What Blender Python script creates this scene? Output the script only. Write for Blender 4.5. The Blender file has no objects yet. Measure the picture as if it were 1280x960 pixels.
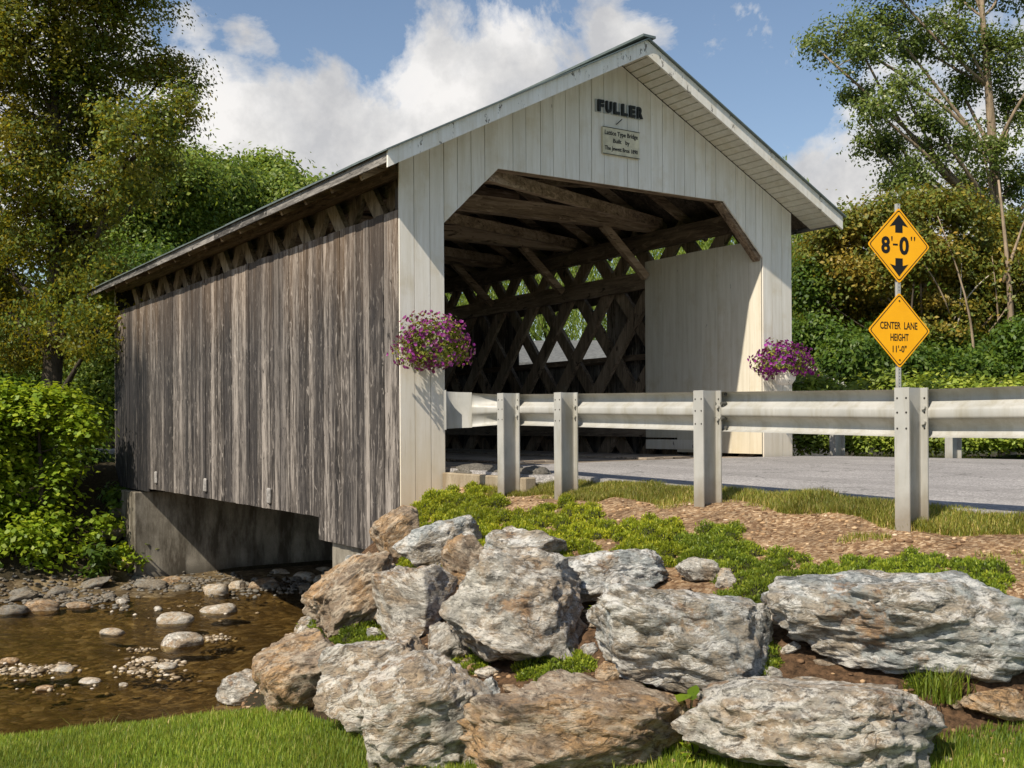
import bpy, bmesh, math, random
import numpy as np
from mathutils import Vector, Matrix, noise, geometry
random.seed(7); rng = np.random.default_rng(11)
PI = math.pi
scn = bpy.context.scene
col = scn.collection

# ------------------------------------------------------------------ camera (surveyed from the photograph)
CAM = np.array([-5.7285, -11.0848, 0.4774]); YAW = .5783; ROLL = -.006; FPX = 1373.8; SHY = 51.7
Fv = np.array([math.sin(YAW), math.cos(YAW), 0]); Rv = np.array([math.cos(YAW), -math.sin(YAW), 0]); Uv = np.array([0, 0, 1.])
R2 = Rv*math.cos(ROLL)+Uv*math.sin(ROLL); U2 = Uv*math.cos(ROLL)-Rv*math.sin(ROLL)
def ray(x, y): return Fv + R2*(x-640)/FPX - U2*(y-480-SHY)/FPX
def at(x, y, d): return CAM + ray(x, y)*d
def atZ(x, y, Z):
    v = ray(x, y); return CAM + v*((Z-CAM[2])/v[2])
cd = bpy.data.cameras.new('camera'); cam = bpy.data.objects.new('camera', cd); col.objects.link(cam)
m = Matrix(((R2[0], U2[0], -Fv[0], CAM[0]), (R2[1], U2[1], -Fv[1], CAM[1]), (R2[2], U2[2], -Fv[2], CAM[2]), (0, 0, 0, 1)))
cam.matrix_world = m
cd.sensor_width = 36; cd.lens = FPX/1280*36; cd.shift_y = SHY/1280; cd.clip_end = 3000; cd.clip_start = .1
scn.camera = cam
scn.view_settings.view_transform = 'Standard'; scn.view_settings.look = 'None'
scn.view_settings.exposure = 0; scn.view_settings.gamma = 1

# ------------------------------------------------------------------ object helpers
def tag(o, label=None, cat=None, group=None, kind=None):
    if label: o['label'] = label
    if cat: o['category'] = cat
    if group: o['group'] = group
    if kind: o['kind'] = kind
    return o
def empty(name, loc, label, cat, group=None, rz=0):
    o = bpy.data.objects.new(name, None); o.location = Vector([float(v) for v in loc]); o.rotation_euler = (0, 0, rz)
    o.empty_display_size = .2
    col.objects.link(o); return tag(o, label, cat, group)
class MB:
    """collects verts / faces and links them as one mesh (world coordinates)"""
    def __init__(s): s.v = []; s.f = []; s.r = []; s.mi = []
    def add(s, vs, fs, r=None, mi=0):
        n = len(s.v); s.v += [tuple(map(float, v)) for v in vs]
        r = random.random() if r is None else r
        for f in fs: s.f.append([i+n for i in f]); s.r.append(r); s.mi.append(mi)
    def box(s, x0, y0, z0, x1, y1, z1, r=None, mi=0):
        s.add([(x0,y0,z0),(x1,y0,z0),(x1,y1,z0),(x0,y1,z0),(x0,y0,z1),(x1,y0,z1),(x1,y1,z1),(x0,y1,z1)],
              [(0,3,2,1),(4,5,6,7),(0,1,5,4),(1,2,6,5),(2,3,7,6),(3,0,4,7)], r, mi)
    def bar(s, a, b, w, h, up=(0,0,1), r=None, mi=0):
        """beam from a to b, w across, h along 'up'"""
        a = Vector(a); b = Vector(b); d = (b-a).normalized(); u = Vector(up); u = (u - d*u.dot(d)).normalized(); c = d.cross(u)
        vs = []
        for p in (a, b):
            for sx, sz in ((-1,-1),(1,-1),(1,1),(-1,1)): vs.append(p + c*(sx*w/2) + u*(sz*h/2))
        s.add(vs, [(0,1,2,3),(7,6,5,4),(0,4,5,1),(1,5,6,2),(2,6,7,3),(3,7,4,0)], r, mi)
    def prism(s, pts, off, r=None, mi=0):
        """polygon pts extruded by vector off"""
        n = len(pts); off = Vector(off); P = [Vector(p) for p in pts]
        s.add(P + [p+off for p in P], [tuple(range(n))[::-1], tuple(range(n, 2*n))] + [(i, (i+1) % n, n+(i+1) % n, n+i) for i in range(n)], r, mi)
    def tube(s, pts, rad, n=8, r=None, mi=0, cap=True):
        P = [Vector(p) for p in pts]; rad = rad if hasattr(rad, '__len__') else [rad]*len(P)
        vs = []; u = None
        for i, p in enumerate(P):
            d = (P[min(i+1, len(P)-1)] - P[max(i-1, 0)]).normalized()
            if u is None: u = d.orthogonal().normalized()
            u = (u - d*u.dot(d)).normalized(); c = d.cross(u)
            for k in range(n):
                t = 2*PI*k/n; vs.append(p + (u*math.cos(t)+c*math.sin(t))*rad[i])
        fs = [(i*n+k, i*n+(k+1) % n, (i+1)*n+(k+1) % n, (i+1)*n+k) for i in range(len(P)-1) for k in range(n)]
        if cap: fs += [tuple(range(n))[::-1], tuple(range((len(P)-1)*n, len(P)*n))]
        s.add(vs, fs, r, mi)
    def build(s, name, mat, parent=None, smooth=False, bevel=0, org=None):
        me = bpy.data.meshes.new(name)
        if parent is not None: org = np.array(parent.matrix_world.translation) if False else np.array(world_loc(parent))
        elif org is None: org = np.zeros(3)
        vs = [(v[0]-org[0], v[1]-org[1], v[2]-org[2]) for v in s.v]
        me.from_pydata(vs, [], s.f)
        a = me.attributes.new('rnd', 'FLOAT', 'FACE'); a.data.foreach_set('value', s.r)
        mats = mat if isinstance(mat, (list, tuple)) else [mat]
        for mm in mats: me.materials.append(mm)
        if len(mats) > 1: me.polygons.foreach_set('material_index', s.mi)
        if smooth: me.polygons.foreach_set('use_smooth', [True]*len(me.polygons))
        me.update()
        o = bpy.data.objects.new(name, me); col.objects.link(o)
        if parent is not None: o.parent = parent
        else: o.location = Vector([float(v) for v in org])
        if bevel:
            b = o.modifiers.new('bevel', 'BEVEL'); b.width = bevel; b.segments = 1; b.limit_method = 'ANGLE'
        return o
def world_loc(o):
    p = Vector(o.location)
    while o.parent is not None: o = o.parent; p += Vector(o.location)
    return p
def np_mesh(name, verts, faces, mat, parent=None, rnd=None, smooth=False, org=None):
    """verts (N,3), faces (M,k) arrays"""
    if parent is not None: org = np.array(world_loc(parent))
    elif org is None: org = np.zeros(3)
    me = bpy.data.meshes.new(name); k = faces.shape[1]
    me.vertices.add(len(verts)); me.vertices.foreach_set('co', (np.asarray(verts, float)-org).astype(np.float32).ravel())
    me.loops.add(faces.size); me.loops.foreach_set('vertex_index', faces.astype(np.int32).ravel())
    me.polygons.add(len(faces)); me.polygons.foreach_set('loop_start', np.arange(0, faces.size, k, dtype=np.int32))
    me.polygons.foreach_set('loop_total', np.full(len(faces), k, dtype=np.int32))
    if smooth: me.polygons.foreach_set('use_smooth', np.ones(len(faces), dtype=bool))
    me.update(calc_edges=True)
    if rnd is not None:
        a = me.attributes.new('rnd', 'FLOAT', 'FACE'); a.data.foreach_set('value', np.asarray(rnd, np.float32))
    me.materials.append(mat)
    o = bpy.data.objects.new(name, me); col.objects.link(o)
    if parent is not None: o.parent = parent
    else: o.location = Vector([float(v) for v in org])
    return o

# ------------------------------------------------------------------ node helpers
class NT:
    def __init__(s, name, disp=False):
        s.m = bpy.data.materials.new(name); s.m.use_nodes = True; s.t = s.m.node_tree; s.t.nodes.clear()
        s.out = s.t.nodes.new('ShaderNodeOutputMaterial')
    def n(s, typ, **kw):
        nd = s.t.nodes.new('ShaderNode'+typ)
        for k, v in kw.items():
            if k.startswith('_'): setattr(nd, k[1:], v)
            else:
                key = int(k[1:]) if k[0] == 'i' and k[1:].isdigit() else k.replace('__', ' ')
                s.put(nd, key, v)
        return nd
    def put(s, nd, key, v):
        inp = nd.inputs[key]
        if isinstance(v, bpy.types.NodeSocket): s.t.links.new(v, inp)
        elif isinstance(v, bpy.types.Node): s.t.links.new(v.outputs[0], inp)
        else:
            if isinstance(v, (tuple, list)) and inp.type == 'RGBA' and len(v) == 3: v = tuple(v)+(1,)
            inp.default_value = v
    def math(s, op, a, b=0., clamp=False):
        nd = s.n('Math', _operation=op, _use_clamp=clamp, i0=a, i1=b); return nd.outputs[0]
    def mix(s, fac, a, b, mode='MIX'):
        nd = s.t.nodes.new('ShaderNodeMix'); nd.data_type = 'RGBA'; nd.blend_type = mode; nd.clamp_factor = True
        s.put(nd, 0, fac); s.put(nd, 6, a); s.put(nd, 7, b); return nd.outputs[2]
    def ramp(s, fac, stops, interp='LINEAR'):
        nd = s.t.nodes.new('ShaderNodeValToRGB'); cr = nd.color_ramp; cr.interpolation = interp
        while len(cr.elements) < len(stops): cr.elements.new(.5)
        for e, (p, c) in zip(cr.elements, stops):
            e.position = p; e.color = (c, c, c, 1) if isinstance(c, (int, float)) else tuple(c)+(1,)
        s.put(nd, 0, fac); return nd.outputs[0]
    def noise(s, vec, scale, detail=4, rough=.6, dist=0.):
        return s.n('TexNoise', Vector=vec, Scale=scale, Detail=detail, Roughness=rough, Distortion=dist).outputs[0]
    def vec(s, v, scale=(1,1,1), rot=(0,0,0), loc=(0,0,0)):
        return s.n('Mapping', Vector=v, Scale=scale, Rotation=rot, Location=loc).outputs[0]
    def obj(s): return s.n('TexCoord').outputs['Object']
    def pos(s): return s.n('NewGeometry').outputs['Position']
    def attr(s, name='rnd'): return s.n('Attribute', _attribute_name=name).outputs['Fac']
    def bump(s, h, strength=.5, dist=.02, nrm=None):
        nd = s.n('Bump', Height=h, Strength=strength, Distance=dist)
        if nrm is not None: s.put(nd, 'Normal', nrm)
        return nd.outputs[0]
    def pbr(s, color, rough=.7, nrm=None, metal=0., spec=.3):
        nd = s.n('BsdfPrincipled', Metallic=metal, Roughness=rough); s.put(nd, 'Base Color', color); s.put(nd, 'Specular IOR Level', spec)
        if nrm is not None: s.put(nd, 'Normal', nrm)
        return nd.outputs[0]
    def done(s, sh): s.t.links.new(sh, s.out.inputs[0]); return s.m
    def vadd(s, a, b):
        nd = s.n('VectorMath', _operation='ADD', i0=a, i1=b); return nd.outputs[0]

def flat_mat(name, c, rough=.6, metal=0., var=.12, scale=8, spec=.3):
    t = NT(name); p = t.obj(); n1 = t.noise(p, scale, 6, .65)
    c2 = tuple(max(0, x*(1-var*2)) for x in c); c3 = tuple(min(1, x*(1+var)) for x in c)
    return t.done(t.pbr(t.ramp(n1, [(.3, c2), (.7, c3)]), rough, t.bump(n1, .15, .01), metal, spec))

# ------------------------------------------------------------------ materials
def weathered_wood(name, dark, mid, light, axis='Z', contrast=1., warm_top=None, stain=False, scale=1., bumpk=.5):
    t = NT(name); p = t.pos(); r = t.attr()
    st = {'Z': (1,1,.09), 'Y': (1,.09,1), 'X': (.09,1,1)}[axis]
    off = t.n('CombineXYZ', X=t.math('MULTIPLY', r, 37.), Y=t.math('MULTIPLY', r, 91.), Z=t.math('MULTIPLY', r, 53.)).outputs[0]
    v = t.vadd(p, off); v1 = t.vec(v, st)
    a = t.noise(v1, 9*scale, 5, .7, .6)
    b = t.noise(v1, 45*scale, 4, .7, .3)
    k = t.noise(t.vec(v, tuple(.28 if s != 1 else 1 for s in st)), 14*scale, 3, .6, 1.2)     # knots and flaked patches
    f = t.math('ADD', t.math('MULTIPLY', a, .55), t.math('MULTIPLY', b, .45))
    f = t.math('ADD', f, t.math('MULTIPLY', t.math('SUBTRACT', r, .5), .16))
    c = t.ramp(f, [(.38, dark), (.5, mid), (.62, light)])
    kn = t.ramp(k, [(.60, 0), (.64, 1)])
    c = t.mix(t.math('MULTIPLY', kn, .5), c, tuple(min(1, x*1.35) for x in light))
    kd = t.ramp(k, [(.32, 1), (.38, 0)])
    c = t.mix(t.math('MULTIPLY', kd, .85), c, tuple(x*.4 for x in dark))
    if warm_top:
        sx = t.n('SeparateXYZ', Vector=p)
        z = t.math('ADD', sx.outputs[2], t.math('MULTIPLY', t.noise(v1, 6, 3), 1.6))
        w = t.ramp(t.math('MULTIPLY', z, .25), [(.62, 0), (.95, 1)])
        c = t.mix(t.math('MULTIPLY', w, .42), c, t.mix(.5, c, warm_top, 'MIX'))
        # tree shade painted into the low far end with streaked stain, plus dark blotches
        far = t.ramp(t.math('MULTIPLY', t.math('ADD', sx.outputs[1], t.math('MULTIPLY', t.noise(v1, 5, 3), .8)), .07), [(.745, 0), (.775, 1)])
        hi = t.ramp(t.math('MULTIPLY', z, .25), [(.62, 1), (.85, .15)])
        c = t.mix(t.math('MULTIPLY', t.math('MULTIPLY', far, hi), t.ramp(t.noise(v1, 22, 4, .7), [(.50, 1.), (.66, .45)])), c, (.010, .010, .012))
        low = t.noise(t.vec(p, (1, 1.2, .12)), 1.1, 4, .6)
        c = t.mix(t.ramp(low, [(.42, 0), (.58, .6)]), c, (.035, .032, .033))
    h = t.math('ADD', t.math('MULTIPLY', a, .5), t.math('ADD', t.math('MULTIPLY', b, .35), t.math('MULTIPLY', k, .3)))
    return t.done(t.pbr(c, .8, t.bump(h, bumpk, .02), 0, .25))

def white_boards(name, base=(.66,.65,.60), peel=0., warm=0.):
    t = NT(name); p = t.pos(); r = t.attr()
    off = t.n('CombineXYZ', X=t.math('MULTIPLY', r, 37.), Y=t.math('MULTIPLY', r, 17.), Z=t.math('MULTIPLY', r, 53.)).outputs[0]
    v = t.vadd(p, off); v1 = t.vec(v, (1,1,.07))
    a = t.noise(v1, 12, 5, .7); b = t.noise(v, 2.2, 6, .65); g = t.noise(v1, 60, 3, .6)
    dirty = (base[0]*.80, base[1]*.77, base[2]*.70)
    c = t.mix(t.ramp(a, [(.35, .75), (.65, 0)]), base, dirty)
    c = t.mix(t.ramp(b, [(.52, 0), (.72, .55)]), c, (base[0]*.72, base[1]*.64, base[2]*.48))
    c = t.mix(t.math('MULTIPLY', r, .14), c, (.42, .42, .40))
    z = t.n('SeparateXYZ', Vector=p).outputs[2]
    dr = t.noise(t.vec(p, (1,1,.05)), 26, 5, .75); c = t.mix(t.ramp(dr, [(.54, 0), (.70, .34)]), c, (base[0]*.50, base[1]*.46, base[2]*.38))
    nv = t.n('TexVoronoi', Vector=t.vec(v, (5.2, 0, 1.05)), Scale=1., Randomness=.35).outputs['Distance']
    foot = t.ramp(t.math('ADD', t.math('MULTIPLY', z, .5), t.math('MULTIPLY', b, .6)), [(.2, .55), (.75, 0)])
    c = t.mix(foot, c, (.56, .46, .30))
    fl = t.noise(t.vec(v, (1,1,.45)), 9, 7, .75)
    th = .63-.13*peel
    pf = t.ramp(fl, [(th+.06, 0), (th+.075, 1)])
    wood = t.ramp(g, [(.35, (.10,.085,.07)), (.65, (.27,.24,.20))])
    c = t.mix(pf if peel else t.math('MULTIPLY', pf, .25), c, wood)
    c = t.mix(t.ramp(nv, [(.022, .85), (.034, 0)]), c, (.10, .07, .05))
    h = t.math('SUBTRACT', t.math('MULTIPLY', g, .25), t.math('MULTIPLY', pf, .5))
    return t.done(t.pbr(c, .62, t.bump(h, .35, .008), 0, .3))

def rock_mat(name, grey, tan, white, wamt=.5, tamt=.5, k=1.):
    t = NT(name); p = t.obj(); ri = t.n('ObjectInfo').outputs['Random']
    off = t.n('CombineXYZ', X=t.math('MULTIPLY', ri, 71.), Y=t.math('MULTIPLY', ri, 133.), Z=t.math('MULTIPLY', ri, 29.)).outputs[0]
    v = t.vadd(p, off)
    warp = t.n('TexNoise', Vector=v, Scale=1.7*k, Detail=4., Roughness=.6).outputs['Color']
    w = t.n('VectorMath', _operation='MULTIPLY_ADD', i0=warp, i1=(.20/k,.20/k,.20/k), i2=v).outputs[0]
    rot = t.n('CombineXYZ', X=.35, Y=t.math('MULTIPLY', t.math('SUBTRACT', ri, .35), 1.5), Z=t.math('MULTIPLY', ri, 2.)).outputs[0]
    lam = t.n('Mapping', Vector=w, Scale=(1.5, 1.5, 4.6), Rotation=rot).outputs[0]
    a = t.noise(lam, 2.3*k, 10, .72); b = t.noise(lam, 7.5*k, 8, .78); c0 = t.noise(v, 2.4*k, 7, .68, .6); d = t.noise(v, 30*k, 6, .8)
    dk = tuple(x*.30 for x in grey)
    c = t.ramp(a, [(.38, dk), (.47, grey), (.55, tuple(x*1.5 for x in grey)), (.62, tuple(x*.8 for x in grey))])
    c = t.mix(t.math('MULTIPLY', t.ramp(c0, [(.44, 0), (.55, 1)]), tamt), c, t.ramp(b, [(.38, tuple(x*.38 for x in tan)), (.50, tan), (.60, tuple(min(1, x*1.35) for x in tan))]))
    wn = t.noise(lam, 3.6*k, 10, .8, .15)
    c = t.mix(t.math('MULTIPLY', t.ramp(wn, [(.50, 0), (.555, 1)]), wamt), c, white)
    bl = t.noise(v, 5.5*k, 9, .80, .3); c = t.mix(t.math('MULTIPLY', t.ramp(bl, [(.55, 0), (.585, 1)]), wamt*.9), c, white)
    rust = t.noise(v, 3.1*k, 8, .74)
    c = t.mix(t.ramp(rust, [(.58, 0), (.64, .75)]), c, t.mix(t.ramp(b, [(.4, 0), (.6, 1)]), (.17, .085, .035), (.42, .25, .12)))
    pit = t.noise(lam, 13*k, 8, .82); pt = t.ramp(pit, [(.36, 1), (.45, 0)])
    c = t.mix(t.math('MULTIPLY', pt, .8), c, dk)
    cv = t.n('TexVoronoi', _feature='DISTANCE_TO_EDGE', Vector=t.n('VectorMath', _operation='MULTIPLY_ADD', i0=warp, i1=(.9,.9,.9), i2=lam).outputs[0], Scale=2.6*k).outputs['Distance']
    ck = t.ramp(cv, [(.0, 1), (.035, 0)]); ck = t.math('MULTIPLY', ck, t.ramp(c0, [(.42, 0), (.56, 1)]))
    c = t.mix(t.math('MULTIPLY', ck, .4), c, (.06, .048, .036))
    c = t.mix(t.ramp(d, [(.34, .5), (.46, 0)]), c, dk)
    h = t.math('ADD', t.math('MULTIPLY', a, 1.1), t.math('ADD', t.math('MULTIPLY', b, .7), t.math('ADD', t.math('MULTIPLY', d, .22), t.math('MULTIPLY', c0, .5))))
    h = t.math('SUBTRACT', h, t.math('ADD', t.math('MULTIPLY', pt, .25), t.math('MULTIPLY', ck, .18)))
    return t.done(t.pbr(c, .68, t.bump(h, .85, .05/k), 0, .35))

def leaf_mat(name, stops, big=None, bigscale=.6, trans=.35, rough=.5, tint=None):
    """stops: colour ramp on the per-leaf random value; big: colour mixed in by large soft patches"""
    t = NT(name); r = t.attr(); p = t.pos()
    c = t.ramp(r, stops)
    pt = t.noise(p, .9, 3, .6)
    c = t.mix(t.ramp(pt, [(.35, .5), (.6, 0)]), c, tuple(x*.5 for x in stops[0][1]))
    if big: c = t.mix(t.math('MULTIPLY', t.ramp(t.math('ADD', t.noise(p, bigscale, 3, .6), t.math('MULTIPLY', r, .16)), [(.58, 0), (.70, 1)]), big[3]), c, big[:3])
    pb = t.pbr(c, rough, None, 0, .35)
    tr = t.n('BsdfTranslucent'); t.put(tr, 'Color', t.mix(.5, c, (min(1, stops[-1][1][0]*1.3), min(1, stops[-1][1][1]*1.4), stops[-1][1][2]*.6)))
    return t.done(t.n('MixShader', i0=trans, i1=pb, i2=tr.outputs[0]).outputs[0])

M = {}
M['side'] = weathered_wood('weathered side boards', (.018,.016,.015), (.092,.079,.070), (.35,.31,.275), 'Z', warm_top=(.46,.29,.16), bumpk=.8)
M['eave'] = weathered_wood('grey eave board', (.045,.042,.038), (.14,.13,.12), (.30,.28,.255), 'Y')
M['beamX'] = weathered_wood('brown beam wood across', (.11,.075,.05), (.25,.18,.12), (.42,.32,.23), 'X', scale=.7, bumpk=.3)
M['beamY'] = weathered_wood('brown beam wood along', (.075,.055,.04), (.165,.12,.085), (.29,.22,.16), 'Y', scale=.7, bumpk=.3)
M['lat'] = weathered_wood('brown lattice plank wood', (.085,.062,.043), (.20,.15,.105), (.34,.26,.19), 'Z', scale=.7, bumpk=.3)
M['latout'] = weathered_wood('sun bleached lattice plank wood', (.11,.08,.055), (.26,.20,.145), (.42,.34,.26), 'Z', scale=.7, bumpk=.3)
M['inner'] = weathered_wood('dark inner board wood', (.04,.031,.024), (.09,.07,.054), (.15,.12,.09), 'Z', scale=.7, bumpk=.3)
M['deck'] = weathered_wood('worn deck plank wood', (.13,.105,.08), (.26,.21,.165), (.40,.34,.27), 'X', scale=.7, bumpk=.3)
M['white'] = white_boards('white painted boards', (.83,.79,.725))
M['lining'] = white_boards('cream painted lining boards', (.76,.71,.60), .12)
M['rake'] = white_boards('peeling white rake board', (.88,.845,.79), .66)
M['soffit'] = white_boards('white soffit boards', (.72,.69,.61))
M['peg'] = flat_mat('bare grey wood end', (.34,.32,.30), .8, 0, .3, 12)
M['gap'] = flat_mat('dark backing', (.03,.027,.022), .9)
M['roofmetal'] = flat_mat('grey green roof metal', (.16,.19,.18), .45, .3)
M['conc'] = None
def concrete(name, c1, c2, stain):
    t = NT(name); p = t.pos(); a = t.noise(p, 1.3, 7, .65); b = t.noise(t.vec(p, (1,1,.25)), 3, 6, .7); d = t.noise(p, 40, 4, .7)
    c = t.ramp(a, [(.35, c1), (.65, c2)]); c = t.mix(t.ramp(b, [(.42, 0), (.60, .9)]), c, stain)
    c = t.mix(t.ramp(d, [(.3, .4), (.5, 0)]), c, tuple(x*.5 for x in c1))
    z = t.n('SeparateXYZ', Vector=p).outputs[2]
    band = t.ramp(t.math('ADD', t.math('MULTIPLY', z, .33), t.math('ADD', t.math('MULTIPLY', a, .08), 1.)), [(.20, .7), (.30, 0)])
    c = t.mix(band, c, (.05,.045,.035))
    h = t.math('ADD', t.math('MULTIPLY', a, .3), t.math('MULTIPLY', d, .3))
    return t.done(t.pbr(c, .85, t.bump(h, .5, .02), 0, .2))
M['conc'] = concrete('weathered abutment concrete', (.20,.18,.145), (.38,.345,.285), (.07,.058,.042))
M['curb'] = concrete('tan curb concrete', (.30,.25,.18), (.42,.36,.27), (.22,.17,.11))
M['rockA'] = rock_mat('grey white banded rock', (.31,.29,.25), (.37,.275,.18), (.80,.76,.68), .66, .85)
M['rockB'] = rock_mat('tan brown banded rock', (.24,.18,.125), (.40,.25,.125), (.72,.62,.48), .45, 1.)
M['rockC'] = rock_mat('blue grey banded rock', (.28,.295,.285), (.36,.28,.19), (.82,.80,.75), .68, .7)
M['rockD'] = rock_mat('dark wet stream rock', (.15,.14,.12), (.21,.165,.11), (.34,.31,.27), .25, .7, 2.)
M['pebble'] = rock_mat('pale stream pebble', (.40,.37,.32), (.44,.33,.21), (.64,.58,.50), .3, .8, 2.)
def steel():
    t = NT('galvanised steel'); p = t.obj(); a = t.noise(p, 3, 6, .6); b = t.n('TexVoronoi', Vector=p, Scale=60.).outputs['Distance']
    st = t.noise(t.vec(p, (1,1,.15)), 7, 5, .7)
    c = t.ramp(a, [(.3, (.36,.355,.33)), (.7, (.48,.47,.44))]); c = t.mix(t.ramp(st, [(.48, 0), (.68, .7)]), c, (.30,.275,.21))
    dz = t.n('SeparateXYZ', Vector=t.pos()).outputs[2]; c = t.mix(t.ramp(t.math('ADD', dz, t.math('MULTIPLY', a, .3)), [(.0, .75), (.22, 0)]), c, (.22,.18,.13))
    return t.done(t.pbr(c, t.ramp(b, [(0, .42), (.6, .58)]), t.bump(a, .05, .01), .12, .4))
M['steel'] = steel()
M['bolt'] = flat_mat('dark bolt steel', (.05,.045,.04), .5, .5)
M['yellow'] = flat_mat('yellow reflective sheeting', (1.0,.45,.003), .45, 0, .04, 3, .4)
M['black'] = flat_mat('black sign ink', (.012,.011,.010), .5, 0, .1)
M['letter'] = flat_mat('black painted letter', (.025,.028,.028), .6)
M['letterback'] = flat_mat('grey letter shadow board', (.42,.44,.43), .7)
M['plaque'] = flat_mat('aged cream plaque paint', (.66,.60,.44), .6, 0, .18, 6)
def asphalt():
    t = NT('light grey asphalt'); p = t.pos(); a = t.noise(p, 160, 3, .8); b = t.noise(p, .7, 5, .6); v = t.n('TexVoronoi', Vector=p, Scale=75.).outputs['Color']
    sv = t.n('SeparateColor', Color=v).outputs[0]
    c = t.ramp(sv, [(.1, (.18,.17,.165)), (.5, (.34,.32,.315)), (.9, (.56,.53,.52))])
    c = t.mix(.35, c, t.ramp(a, [(.3, (.18,.175,.17)), (.7, (.50,.475,.465))]))
    c = t.mix(t.ramp(b, [(.4, .35), (.65, 0)]), c, (.16,.155,.15))
    wt_ = t.noise(t.vec(p, (1.3,.06,1)), 1.6, 5, .6); c = t.mix(t.ramp(wt_, [(.42, .45), (.62, 0)]), c, (.20,.19,.185))
    cr = t.n('TexVoronoi', _feature='DISTANCE_TO_EDGE', Vector=t.vadd(p, t.n('TexNoise', Vector=p, Scale=2., Detail=4.).outputs['Color']), Scale=.55).outputs['Distance']; c = t.mix(t.ramp(cr, [(.002, .7), (.008, 0)]), c, (.05,.048,.045))
    return t.done(t.pbr(c, .85, t.bump(sv, .5, .008), 0, .2))
M['asphalt'] = asphalt()
def rubble():
    t = NT('broken asphalt edge'); p = t.pos(); a = t.noise(p, 35, 5, .8)
    return t.done(t.pbr(t.ramp(a, [(.3, (.05,.047,.04)), (.7, (.22,.20,.17))]), .9, t.bump(a, .9, .02), 0, .2))
M['rubble'] = rubble()
def ground():
    t = NT('soil and undergrowth'); p = t.pos()
    cv = t.n('Attribute', _attribute_name='mask').outputs['Color']; s = t.n('SeparateColor', Color=cv)
    a = t.noise(p, 22, 7, .75); b = t.noise(p, 5, 5, .65); ch = t.n('TexVoronoi', Vector=t.vec(p, (1,1.4,1)), Scale=42.)
    chs = t.n('SeparateColor', Color=ch.outputs['Color']).outputs[0]
    mul = t.ramp(a, [(.30, (.07,.038,.02)), (.46, (.26,.15,.078)), (.60, (.54,.36,.20))])
    mul = t.mix(t.ramp(chs, [(.72, 0), (.80, .7)]), mul, (.74,.56,.36))
    mul = t.mix(t.ramp(t.noise(p, 1.7, 6, .7), [(.42, .0), (.60, .75)]), mul, t.ramp(a, [(.35, (.05,.03,.018)), (.6, (.24,.15,.085))]))
    mul = t.mix(s.outputs[2], mul, t.ramp(a, [(.35, (.035,.022,.013)), (.6, (.17,.10,.055))]))
    gr = t.ramp(a, [(.3, (.03,.05,.012)), (.7, (.09,.15,.03))])
    forest = t.ramp(a, [(.3, (.018,.016,.010)), (.7, (.07,.055,.03))])
    c = t.mix(s.outputs[0], forest, mul); c = t.mix(s.outputs[1], c, gr)
    h = t.math('ADD', a, t.math('MULTIPLY', chs, .4))
    return t.done(t.pbr(c, .95, t.bump(h, .9, .03), 0, .15))
M['ground'] = ground()
def bed():
    t = NT('pebbly stream bed'); p = t.pos(); v = t.n('TexVoronoi', Vector=p, Scale=9.); s = t.n('SeparateColor', Color=v.outputs['Color']).outputs[0]
    v2 = t.n('TexVoronoi', Vector=p, Scale=26.); s2 = t.n('SeparateColor', Color=v2.outputs['Color']).outputs[1]
    a = t.noise(p, .8, 5, .65); d = t.noise(p, 9, 6, .7)
    c = t.ramp(s, [(0, (.05,.036,.016)), (.5, (.16,.115,.055)), (.8, (.28,.21,.11)), (1, (.48,.40,.27))])
    c = t.mix(.45, c, t.ramp(s2, [(0, (.045,.03,.014)), (.7, (.15,.10,.045)), (1, (.38,.30,.2))]))
    c = t.mix(t.ramp(a, [(.38, .75), (.62, 0)]), c, (.045,.03,.014))
    c = t.mix(t.ramp(d, [(.35, .5), (.55, 0)]), c, (.06,.042,.02))
    h = t.math('SUBTRACT', 1., v.outputs['Distance'])
    return t.done(t.pbr(c, .7, t.bump(h, .6, .03), 0, .3))
M['bed'] = bed()
def water():
    t = NT('clear brown stream water'); p = t.pos()
    rp = t.noise(t.vec(p, (1,.55,1), (0,0,.35)), 5, 5, .6, .5); r2 = t.noise(p, 22, 3, .6)
    h = t.math('ADD', rp, t.math('MULTIPLY', r2, .25)); nb = t.bump(h, .35, .05)
    fr = t.n('Fresnel', IOR=1.33, Normal=nb).outputs[0]
    tr = t.n('BsdfTransparent'); t.put(tr, 'Color', (.76,.68,.48))
    gl = t.n('BsdfGlossy', Roughness=.06, Normal=nb); t.put(gl, 'Color', (.72,.72,.70))
    return t.done(t.n('MixShader', i0=t.math('MULTIPLY', fr, .5), i1=tr.outputs[0], i2=gl.outputs[0]).outputs[0])
M['water'] = water()
def bark(name, c1, c2):
    t = NT(name); p = t.pos(); a = t.noise(t.vec(p, (1,1,.18)), 14, 6, .7, .5); b = t.noise(p, 2, 4)
    c = t.ramp(a, [(.32, c1), (.62, c2)]); c = t.mix(t.ramp(b, [(.5, 0), (.7, .4)]), c, tuple(x*1.4 for x in c2))
    return t.done(t.pbr(c, .9, t.bump(a, .8, .03), 0, .2))
M['barkdark'] = bark('dark maple bark', (.02,.016,.012), (.075,.06,.045))
M['barkpale'] = bark('pale tan bark', (.10,.075,.05), (.34,.26,.18))
M['barkwhite'] = bark('whitish bark', (.22,.19,.15), (.52,.47,.40))

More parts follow.
